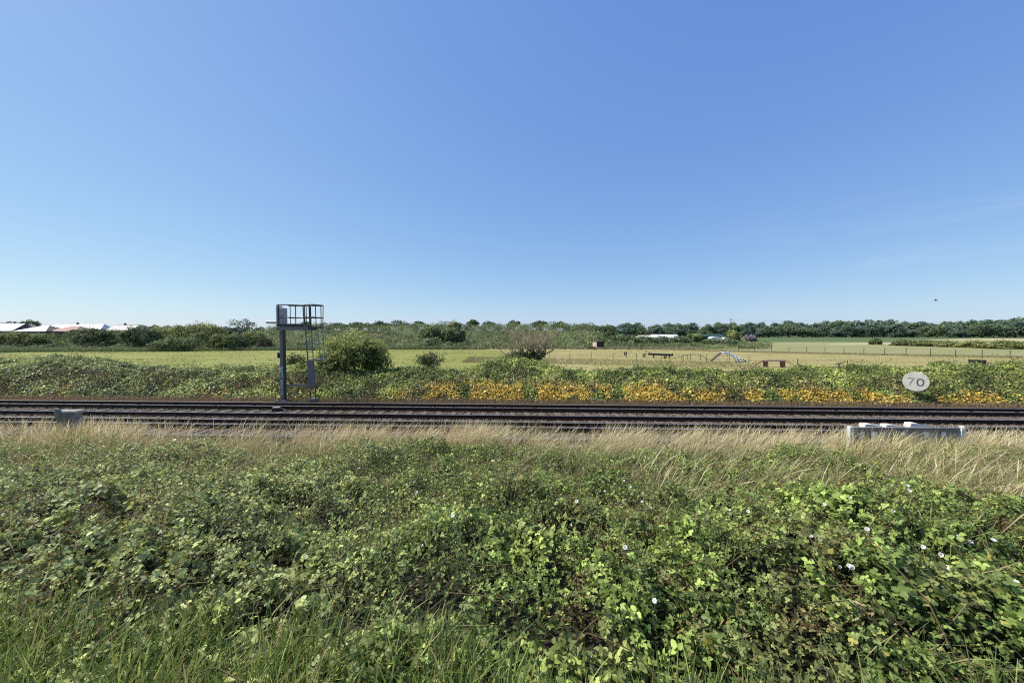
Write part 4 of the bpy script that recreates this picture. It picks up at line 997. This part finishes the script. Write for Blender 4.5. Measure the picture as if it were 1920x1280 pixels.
# picnic table beside it
(gx, gy, gz), k = gp(1111, 655.5)
t = thing('picnic_table', 'dark picnic table on the grass in front of the field shelter', 'table', (gx, gy, gz), R(10))
MB().box((0, 0, .74), (1.6, .7, .06)).build('tabletop', M['wood_dark'], t)
for e in (-1, 1):
    MB().box((0, e * .65, .44), (1.6, .24, .05)).build('bench', M['wood_dark'], t)
    MB().tube([(e * .6, -.7, 0), (e * .6, -.2, .72)], .05, 4).tube([(e * .6, .7, 0), (e * .6, .2, .72)], .05, 4).box((e * .6, 0, .40), (.06, 1.4, .08)).build('leg_frame', M['wood_dark'], t)
(gx, gy, gz), k = gp(1103.5, 653)
tree('sapling', 'slender yellow-green sapling beside the field shelter', 'tree', (gx, gy, gz), [(0, 0, 1.35, .42, .42, .42), (.1, 0, 1.7, .28, .28, .28), (-.15, 0, 1.1, .25, .25, .2)], 420, .14, (.12, .17, .03), (.28, .34, .06), 521, 1.4, .03, limbs=3)
# tyres on stands
for i, (px, pyc, pyb, lab) in enumerate([(1173, 662.5, 671.5, 'black tyre hung on a low stand, the one furthest from the dark tube'), (1208, 666, 670.5, 'black tyre on the grass just left of the dark agility tube'), (1247.5, 668.5, 672, 'black tyre half hidden under the right end of the dark agility tube')]):
    (gx, gy, gz), k = gp(px, pyb); zc = (pyb - pyc) * k
    t = thing('tyre', lab, 'tyre', (gx, gy, gz), R(-20 + 18 * i)); b = MB()
    b.tube([(.20 * math.cos(a), 0, zc + .22 * math.sin(a)) for a in np.linspace(0, 6.283, 17)[:-1]], .095, 8, True); b.build('tread', M['rubber'], t, smooth=True)
    if zc > .35: MB().tube([(.12, .05, -.1), (.12, .05, zc - .15)], .05, 6).build('stand', M['post'], t)
    else: MB().box((0, 0, .02), (.5, .3, .06)).build('stand', M['post'], t)
# long dark tube
(gx, gy, gz), k = gp(1239, 671)
t = thing('agility_tube', 'long dark grey tube raised on short legs in the dog field', 'tube', (gx, gy, gz), R(-3))
zc = 6.8 * k; b = MB(); L_ = 45 * k
b.tube([(-L_ / 2, 0, zc + .06), (L_ / 2, 0, zc - .10)], .19, 14); b.build('pipe', mat('pipe_grey', (.055, .058, .062), .6, 0, .3, 4), t)
for sx in (-.47, .47): MB().tube([(sx * L_, 0, zc - .06 * sx), (sx * L_ + .1 * np.sign(sx), 0, zc - .1 * sx)], .21, 14).build('end_collar', M['black'], t)
for sx in (-.28, .36): MB().box((sx * L_, 0, (zc - .18) / 2), (.10, .34, zc - .16)).build('leg', M['post'], t)
(gx, gy, gz), k = gp(1222, 666)
t = thing('ramp_plank', 'short dark plank propped behind the left end of the tube', 'plank', (gx, gy + 2, gz), R(-10)); MB().box((0, 0, .58), (.9, .28, .06), 0, R(24)).build('board', M['wood_dark'], t)
for sx in (-.3, .3): MB().box((sx, 0, .28 - sx * .3), (.06, .2, .50)).build('leg', M['wood_dark'], t)
# pole rail
(gx, gy, gz), k = gp(1290, 675)
t = thing('pole_railing', 'thin grey pole railing with sloping ends between tube and A-frame', 'railing', (gx, gy, gz)); 
pr = [(1263, 671.5), (1279, 668), (1294, 664), (1312, 664.5), (1324, 671), (1329, 674)]
MB().tube([((a - 1290) * k, 0, (675 - c) * k) for a, c in pr], .035, 6).build('top_pole', M['post'], t)
for a, c in ((1279, 668), (1290, 665), (1295, 664.3), (1314, 665)): MB().tube([((a - 1290) * k, 0, -.1), ((a - 1290) * k, 0, (675 - c) * k)], .04, 6).build('post', M['post'], t)
# A-frame walk
(gx, gy, gz), k = gp(1362, 679)
t = thing('dog_walk_ramp', 'white sloping agility ramp with raised middle platform and grey legs', 'ramp', (gx, gy, gz))
fx = lambda a: (a - 1362) * k
fz = lambda c: (679 - c) * k
def slab(b, p0, p1, y0, y1, th): b.add([(p0[0], y0, p0[1]), (p1[0], y0, p1[1]), (p1[0], y1, p1[1]), (p0[0], y1, p0[1]), (p0[0], y0, p0[1] - th), (p1[0], y0, p1[1] - th), (p1[0], y1, p1[1] - th), (p0[0], y1, p0[1] - th)], [(0, 1, 2, 3), (7, 6, 5, 4), (0, 4, 5, 1), (1, 5, 6, 2), (2, 6, 7, 3), (3, 7, 4, 0)])
b = MB(); slab(b, (fx(1334), fz(676)), (fx(1352.5), fz(660.5)), -.25, .35, .10); b.build('left_ramp', M['post'], t)
b = MB(); slab(b, (fx(1352.8), fz(660.3)), (fx(1366), fz(659.8)), -.55, .5, .06); b.build('platform', M['white_board'], t)
b = MB(); b.box((fx(1359.4), -.56, fz(661.3)), (fx(1366) - fx(1353), .03, .30)); b.build('platform_fascia', M['white_board'], t)
b = MB(); A_ = [(fx(1367), -.5, fz(664.5)), (fx(1393.5), -.6, fz(678.5)), (fx(1398.5), .8, fz(672.5)), (fx(1370), .7, fz(658.8))]
b.add(A_ + [(x, y, z - .07) for x, y, z in A_], [(0, 1, 2, 3), (7, 6, 5, 4), (0, 4, 5, 1), (1, 5, 6, 2), (2, 6, 7, 3), (3, 7, 4, 0)])
b.build('white_ramp', M['white_board'], t)
b = MB(); slab(b, (fx(1392), fz(673.5)), (fx(1416), fz(685)), -.2, .5, .07); b.build('lower_plank', M['wood_dark'], t)
for a, b1, c in ((1354, 1353, 661), (1365.5, 1365, 661), (1346, 1344, 667), (1361, 1361, 662)):
    MB().tube([(fx(b1), -.4, 0), (fx(a), -.4, fz(c))], .045, 5).build('leg', M['grey_box'], t)
b = MB(); b.tube([(fx(1366.5), -.62, fz(662.5)), (fx(1379), -.75, 0)], .11, 4); b.build('front_strut', M['white_board'], t)
b = MB()
for a in (1374, 1380, 1387): b.tube([(fx(a + 4), -.5, 0), (fx(a), -.2, fz(664 + (a - 1372) * .5))], .06, 4)
b.build('back_struts', M['wood_dark'], t)
# red brick-coloured bench hurdle
(gx, gy, gz), k = gp(1453, 688.5)
t = thing('jump_platform', 'low platform with red-brown block legs and tan top in the dog field', 'platform', (gx, gy, gz))
fx = lambda a: (a - 1453) * k
fz = lambda c: (688.5 - c) * k
MB().box((0, 0, fz(675.5)), (fx(1472) - fx(1433), .5, .20)).build('top_board', M['wood_tan'], t)
MB().box((0, .05, fz(674)), (fx(1471) - fx(1440), .4, .05)).build('cap', M['wood_tan'], t)
for a in (1436.5, 1468.5): MB().box((fx(a), 0, fz(677.3) / 2), (.40, .42, fz(677.3))).build('block_leg', M['wood_red'], t)
b = MB(); slab(b, (fx(1415), fz(684)), (fx(1432.5), fz(674.5)), -.2, .2, .07); b.build('entry_plank', M['wood_red'], t)
b = MB()
for i in range(5): b.box((fx(1475 + i * 4.6), 0, fz(677 + i * 2.1)), (.26, .4, .04), 0, R(12))
b.tube([(fx(1472), .15, fz(676)), (fx(1497), .15, fz(687.5))], .02, 4); b.build('step_bridge', M['wood_pale'], t)
# water trough, tilted plank, cross posts
(gx, gy, gz), k = gp(1834, 684)
t = thing('water_trough', 'black round water trough behind the brambles on the right', 'trough', (gx, gy, gz)); rr = 11 * k
MB().lathe([(rr * .88, 0), (rr * .95, 4 * k), (rr, 8.3 * k), (rr * 1.04, 8.6 * k), (rr * 1.04, 9.6 * k), (rr * .93, 9.6 * k), (rr * .90, 8 * k)], 24).build('tub', mat('trough_black', (.035, .037, .042), .55, 0, .3, 3), t)
MB().box((rr * .55, -rr * .9, 4.5 * k), (.30, .12, .18)).build('valve_box', M['grey_box'], t)
(gx, gy, gz), k = gp(1577, 690)
t = thing('seesaw_plank', 'thin dark tilted see-saw plank poking above the brambles', 'plank', (gx, gy, gz)); MB().box((0, 0, 9.4 * k), (17 * k, .25, .05), 0, R(-13)).build('board', M['wood_dark'], t)
MB().box((-2 * k, 0, 4 * k), (.12, .2, 9 * k)).build('pivot', M['post'], t)
for i, (px, py, hh, lab) in enumerate([(1152, 655.5, .7, 'small low hurdle on the grass right of the shed'), (1179, 656, .9, 'thin upright weave pole by the far fence right of the hurdle'), (1201, 656, .8, 'lone weave pole standing on the mown grass left of the tube')]):
    (gx, gy, gz), k = gp(px, py); t = thing('jump_hurdle', lab, 'hurdle', (gx, gy, gz))
    MB().box((0, 0, .04), (.7, .4, .06)).build('base', M['post'], t)
    if i == 0:
        for e in (-.3, .3): MB().tube([(e, 0, .05), (e, 0, hh)], .03, 5).build('upright', M['post'], t)
        MB().tube([(-.3, 0, .4), (.3, 0, .4)], .025, 5).build('bar', M['wood_pale'], t)
    else: MB().tube([(0, 0, .05), (0, 0, hh + .3)], .03, 5).build('pole', M['post'], t)

# ================================================================== BUILDINGS
def house(label, x0, x1, ridge0, ridge1, ry, ey, Y, roofm, wallm, depth, hip=True, chim=None, z0=.6, rm_side=None):
    xa, xb = U(x0) * Y, U(x1) * Y; ze = H + (HOR - ey) * Y / F; zr = H + (HOR - ry) * Y / F; xc = (xa + xb) / 2
    t = thing('bungalow', label, 'house', (xc, Y, z0)); L_ = xb - xa; h = ze - z0
    MB().box((0, depth / 2, h / 2 - .3), (L_ - .8, depth - .6, h + .6)).build('wall', wallm, t)
    ra, rb = (U(ridge0) * Y - xc), (U(ridge1) * Y - xc); a, c = -L_ / 2, L_ / 2; D = depth
    b = MB(); V = [(a, 0, h), (c, 0, h), (c, D, h), (a, D, h), (ra, D / 2, zr - z0), (rb, D / 2, zr - z0)]
    b.add(V, [(0, 1, 5, 4)]); b.m = 1; b.add(V, [(1, 2, 5), (3, 0, 4)]); b.m = 0; b.add(V, [(2, 3, 4, 5)]); b.add([(x, y, z - .003) for x, y, z in V[:4]], [(3, 2, 1, 0)])
    rf = b.build('roof', [roofm, rm_side or roofm], t)  # side material darkens hip ends, painting their shade into the roof
    b = MB(); b.tube([V[4], V[5]], .09, 6); b.build('ridge_tiles', M['roof_dark'], rf)
    MB().box((0, -.04, h - .08), (L_, .06, .16)).build('gutter', M['white_paint'], t)
    for e in (-.25, .25):
        w = MB().box((e * L_, .29, h * .55), (1.3, .06, 1.1)).build('window', M['white_paint'], t); MB().box((e * L_, .25, h * .55), (1.1, .03, .9)).build('pane', M['glass'], w)
    if chim is not None:
        cx_ = U(chim) * Y - xc; MB().box((cx_, D / 2, zr - z0 + .1), (.6, .5, .9)).tube([(cx_ + .1, D / 2, zr - z0 + .5), (cx_ + .1, D / 2, zr - z0 + .85)], .12, 8).build('chimney', M['brick'], rf)
    return t
house('house with plain glare-white roof cut off by the left picture edge', -40, 22, -30, 23, 606, 620, 140, M['roof_glare'], M['brick'], 8, rm_side=M['roof_dark'])
house('house with dark brown roof between two white roofs', 16, 56, 27, 45, 608.5, 620, 152, M['roof_dark'], M['brick'], 8)
house('house with glare-white hip roof and dark right side', 24, 86, 52, 64, 610, 620.6, 132, M['roof_glare'], M['brick'], 9, rm_side=M['roof_dark'])
house('house with long pale roof and low ridge behind the pink roof', 70, 186, 86, 174, 607, 621, 156, M['roof_glare'], M['render_wall'], 9, chim=123)
house('house with faded pink hip roof', 87, 140, 107, 124, 611, 620.6, 134, M['roof_pink'], M['brick'], 9)
house('house with pale grey roof and small chimney beside the tall dark bush', 194, 250, 199, 245, 608.5, 619, 150, M['roof_grey'], M['render_wall'], 8, chim=216)
def barn(label, x0, x1, ty, by, Y, m, m2, D, roofh):
    xa, xb = U(x0) * Y, U(x1) * Y; zt = H + (HOR - ty) * Y / F; L_ = xb - xa; z0 = -1; h = zt - z0
    t = thing('farm_building', label, 'building', ((xa + xb) / 2, Y, z0)); b = MB(); b.box((0, D / 2, (h - roofh) / 2), (L_, D, h - roofh)); b.build('wall', m, t)
    b = MB(); e = L_ / 2 + .2; b.add([(-e, -.2, h - roofh + .01), (e, -.2, h - roofh + .01), (e, D + .2, h - roofh + .01), (-e, D + .2, h - roofh + .01), (-e, D / 2, h), (e, D / 2, h)], [(0, 1, 5, 4), (2, 3, 4, 5), (1, 2, 5), (3, 0, 4), (3, 2, 1, 0)]); b.build('roof', m2, t)
    return t
barn('long low building with white roof showing above the hedge', 1230, 1278, 627, 640, 205, M['render_wall'], M['white_sheet'], 14, 2.2)
barn('low buff building left of the long white roof', 1203, 1230, 628.5, 640, 215, M['wood_pale'], M['wood_pale'], 10, 1.2)
barn('bright green clad shed end beside dark green barn', 1310.5, 1316.5, 625.5, 640, 176, M['green_sheet'], M['green_sheet'], 9, .3)
barn('dark green barn half hidden by bushes', 1317.5, 1362, 626, 640, 180, M['green_dark'], M['green_dark'], 12, 1.2)
for i, (x0, x1, ty, by, lab) in enumerate([(1331, 1352, 630.8, 640, 'white tarpaulin-covered heap in front of the dark green barn'), (1354, 1364, 632, 640, 'smaller white tarpaulin sheet sloping down beside the covered heap')]):
    Y = 140; xa, xb = U(x0) * Y, U(x1) * Y; zt = H + (HOR - ty) * Y / F + 1; t = thing('covered_heap', lab, 'tarpaulin', ((xa + xb) / 2, Y, -1)); b = MB(); L_ = xb - xa
    b.prism([(-L_ / 2, 0), (L_ / 2, 0), (L_ / 2, zt * (.6 if i else .8)), (L_ * .2, zt * .9), (-L_ * .15, zt), (-L_ * .4, zt * .93), (-L_ / 2, zt * .8)], -1.2, 1.6); b.build('sheet', M['white_sheet'], t, bevel=.15)
# pole with cross-arm at the wood edge and the overhead line
Y = 232; xp = U(1370) * Y; zt = H + (HOR - 597.5) * Y / F
t = thing('utility_pole', 'thin dark utility pole with cross-arm beside a tall wood tree', 'pole', (xp, Y, -1)); MB().tube([(0, 0, 0), (0, 0, zt + 1)], .2, 6).build('pole', M['post'], t)
MB().box((0, 0, zt + .6), (2.4, .15, .15)).build('cross_arm', M['post'], t)
b = MB(); x1 = U(2050) * 210; pts = []
for f in np.linspace(0, 1, 17): pts.append((xp + (x1 - xp) * f, Y - 22 * f, zt - .8 - 2.0 * 4 * f * (1 - f) * .5 - 1.2 * f))
b.tube(pts, .05, 4); tag(b.build('power_cable', M['grey_box']), 'thin overhead power line crossing in front of the wood', 'cable')

# ================================================================== BIRD AND MOON
pb = P(1754.5, 563, 75)
def bird():
    b = MB()
    b.tube([(-.24, 0, -.02), (-.12, 0, 0), (.05, 0, .0), (.17, 0, .02), (.24, 0, .03), (.29, 0, .02)], [.02, .06, .07, .045, .035, .008], 8)
    for e in (-1, 1):
        V = [(.10, e * .05, .01), (-.08, e * .05, .0), (.12, e * .25, .08), (-.06, e * .25, .07), (.03, e * .5, .05), (-.06, e * .5, .045)]
        b.add(V + [(x, y, z + .012) for x, y, z in V], [(0, 1, 3, 2), (2, 3, 5, 4), (6, 8, 9, 7), (8, 10, 11, 9), (0, 2, 8, 6), (2, 4, 10, 8), (1, 7, 9, 3), (3, 9, 11, 5), (4, 5, 11, 10)])
    b.add([(-.22, -.04, 0), (-.22, .04, 0), (-.36, .07, -.01), (-.36, -.07, -.01), (-.22, -.04, .012), (-.22, .04, .012), (-.36, .07, 0), (-.36, -.07, 0)], [(0, 1, 2, 3), (7, 6, 5, 4), (0, 4, 5, 1), (2, 6, 7, 3), (1, 5, 6, 2), (3, 7, 4, 0)])
    return b.build('bird', M['feather'])
o = bird(); o.location = pb; o.rotation_euler = (R(-22), R(-8), R(-55)); tag(o, 'small dark bird flying with spread wings in the sky over the wood', 'bird')
mm = bpy.data.materials.new('moon_glow'); mm.use_nodes = True; nt = mm.node_tree; nt.nodes.clear(); e = nt.nodes.new('ShaderNodeEmission'); e.inputs[0].default_value = (.30, .42, .80, 1); e.inputs[1].default_value = .75; ou = nt.nodes.new('ShaderNodeOutputMaterial'); nt.links.new(e.outputs[0], ou.inputs[0])
Ym = 4500; pm = P(1273, 88, Ym); r = 6.0 * Ym / F; b = MB(); n = 12; A0 = [R(150 + (a - 60)) for a in np.linspace(0, 120, n)]
b.v = [(r * math.cos(a), 0, r * math.sin(a)) for a in A0] + [(r * .62 * math.cos(a) + r * .25 * -math.cos(R(150)) * -1 * (1 - abs(i - 5.5) / 5.5) * .0 + r * .38 * math.cos(a) * (abs(i - 5.5) / 5.5) ** 2, 0, r * .62 * math.sin(a) + r * .38 * math.sin(a) * (abs(i - 5.5) / 5.5) ** 2) for i, a in enumerate(A0)]
b.f = [(i, i + 1, n + i + 1, n + i) for i in range(n - 1)]; b.mi = [0] * (n - 1)
o = b.build('moon', mm); o.location = pm; tag(o, 'faint pale crescent moon high in the blue sky', 'moon')

# ================================================================== LIGHT, SKY, CAMERA
SUN_AZ, SUN_EL = R(-78), R(49)
w = bpy.data.worlds.new('World'); sc.world = w; w.use_nodes = True; nt = w.node_tree; n = nt.nodes; L = nt.links
sky = n.new('ShaderNodeTexSky'); sky.sky_type = 'NISHITA'; sky.sun_disc = False; sky.sun_elevation = SUN_EL; sky.sun_rotation = SUN_AZ
sky.air_density = 0.85; sky.dust_density = 0.35; sky.ozone_density = 2.2; sky.altitude = 10
bg = n['Background']; bg.inputs[1].default_value = .10
# per-channel power curves: recolour the sky, compress its range from horizon to zenith
sp_ = n.new('ShaderNodeSeparateColor'); L.new(sky.outputs[0], sp_.inputs[0]); cb_ = n.new('ShaderNodeCombineColor')
for i, (p_, a_) in enumerate(((.69, .615), (.59, .725), (.27, .88))):
    e1 = n.new('ShaderNodeMath'); e1.operation = 'MULTIPLY'; e1.inputs[1].default_value = .15; L.new(sp_.outputs[i], e1.inputs[0])
    e2 = n.new('ShaderNodeMath'); e2.operation = 'POWER'; e2.inputs[1].default_value = p_; L.new(e1.outputs[0], e2.inputs[0])
    e3 = n.new('ShaderNodeMath'); e3.operation = 'MULTIPLY'; e3.inputs[1].default_value = a_ / .10; L.new(e2.outputs[0], e3.inputs[0]); L.new(e3.outputs[0], cb_.inputs[i])
# thin high cloud wisps
tc = n.new('ShaderNodeTexCoord'); mp = n.new('ShaderNodeMapping'); mp.inputs['Scale'].default_value = (2.2, 2.2, 16); L.new(tc.outputs['Generated'], mp.inputs[0])
nz = n.new('ShaderNodeTexNoise'); nz.inputs['Scale'].default_value = 2.6; nz.inputs['Detail'].default_value = 7; nz.inputs['Distortion'].default_value = .6; L.new(mp.outputs[0], nz.inputs[0])
mr = n.new('ShaderNodeMapRange'); mr.inputs[1].default_value = .50; mr.inputs[2].default_value = .78; mr.inputs[4].default_value = .30; L.new(nz.outputs[0], mr.inputs[0])
sx = n.new('ShaderNodeSeparateXYZ'); L.new(tc.outputs['Generated'], sx.inputs[0])
m1 = n.new('ShaderNodeMapRange'); m1.inputs[1].default_value = .05; m1.inputs[2].default_value = .14; L.new(sx.outputs['Z'], m1.inputs[0])
m2 = n.new('ShaderNodeMapRange'); m2.inputs[1].default_value = .26; m2.inputs[2].default_value = .17; L.new(sx.outputs['Z'], m2.inputs[0])
m3 = n.new('ShaderNodeMapRange'); m3.inputs[1].default_value = .45; m3.inputs[2].default_value = .65; L.new(sx.outputs['X'], m3.inputs[0])
def mul(a, b_):
    x = n.new('ShaderNodeMath'); x.operation = 'MULTIPLY'; L.new(a, x.inputs[0]); L.new(b_, x.inputs[1]); return x.outputs[0]
fac = mul(mul(mul(mr.outputs[0], m1.outputs[0]), m2.outputs[0]), m3.outputs[0])
mx = n.new('ShaderNodeMix'); mx.data_type = 'RGBA'; L.new(fac, mx.inputs[0]); L.new(cb_.outputs[0], mx.inputs[6]); mx.inputs[7].default_value = (6.2, 7.2, 8.8, 1)
zr = n.new('ShaderNodeMapRange'); zr.inputs[1].default_value = .70; zr.inputs[2].default_value = .86; L.new(sx.outputs['Z'], zr.inputs[0])
zm = n.new('ShaderNodeMix'); zm.data_type = 'RGBA'; zm.blend_type = 'MULTIPLY'; L.new(zr.outputs[0], zm.inputs[0]); L.new(mx.outputs[2], zm.inputs[6]); zm.inputs[7].default_value = (.95, .80, .52, 1)  # unseen upper sky warmed and dimmed, added to cut blue ambient fill
L.new(zm.outputs[2], bg.inputs[0])
sl = bpy.data.lights.new('sun', 'SUN'); sl.energy = 5.0; sl.angle = R(.5); sl.color = (1, .94, .80); so = bpy.data.objects.new('sun', sl); COL.objects.link(so)
so.rotation_euler = (R(90) - SUN_EL, 0, -SUN_AZ + math.pi); so.location = (-30, 10, 40)
cam = bpy.data.cameras.new('camera'); cam.sensor_width = 36; cam.lens = F / 1920 * 36; cam.clip_start = .05; cam.clip_end = 20000
co = bpy.data.objects.new('camera', cam); COL.objects.link(co); co.location = (0, 0, H); co.rotation_euler = (R(90) - PITCH, 0, 0); sc.camera = co
sc.view_settings.view_transform = 'Standard'; sc.view_settings.look = 'None'; sc.view_settings.exposure = 0; sc.view_settings.gamma = 1
sc.render.engine = 'CYCLES'; sc.cycles.use_denoising = False; sc.cycles.filter_width = 1.1; sc.cycles.max_bounces = 6; sc.cycles.diffuse_bounces = 2; sc.cycles.transmission_bounces = 3; sc.cycles.transparent_max_bounces = 4
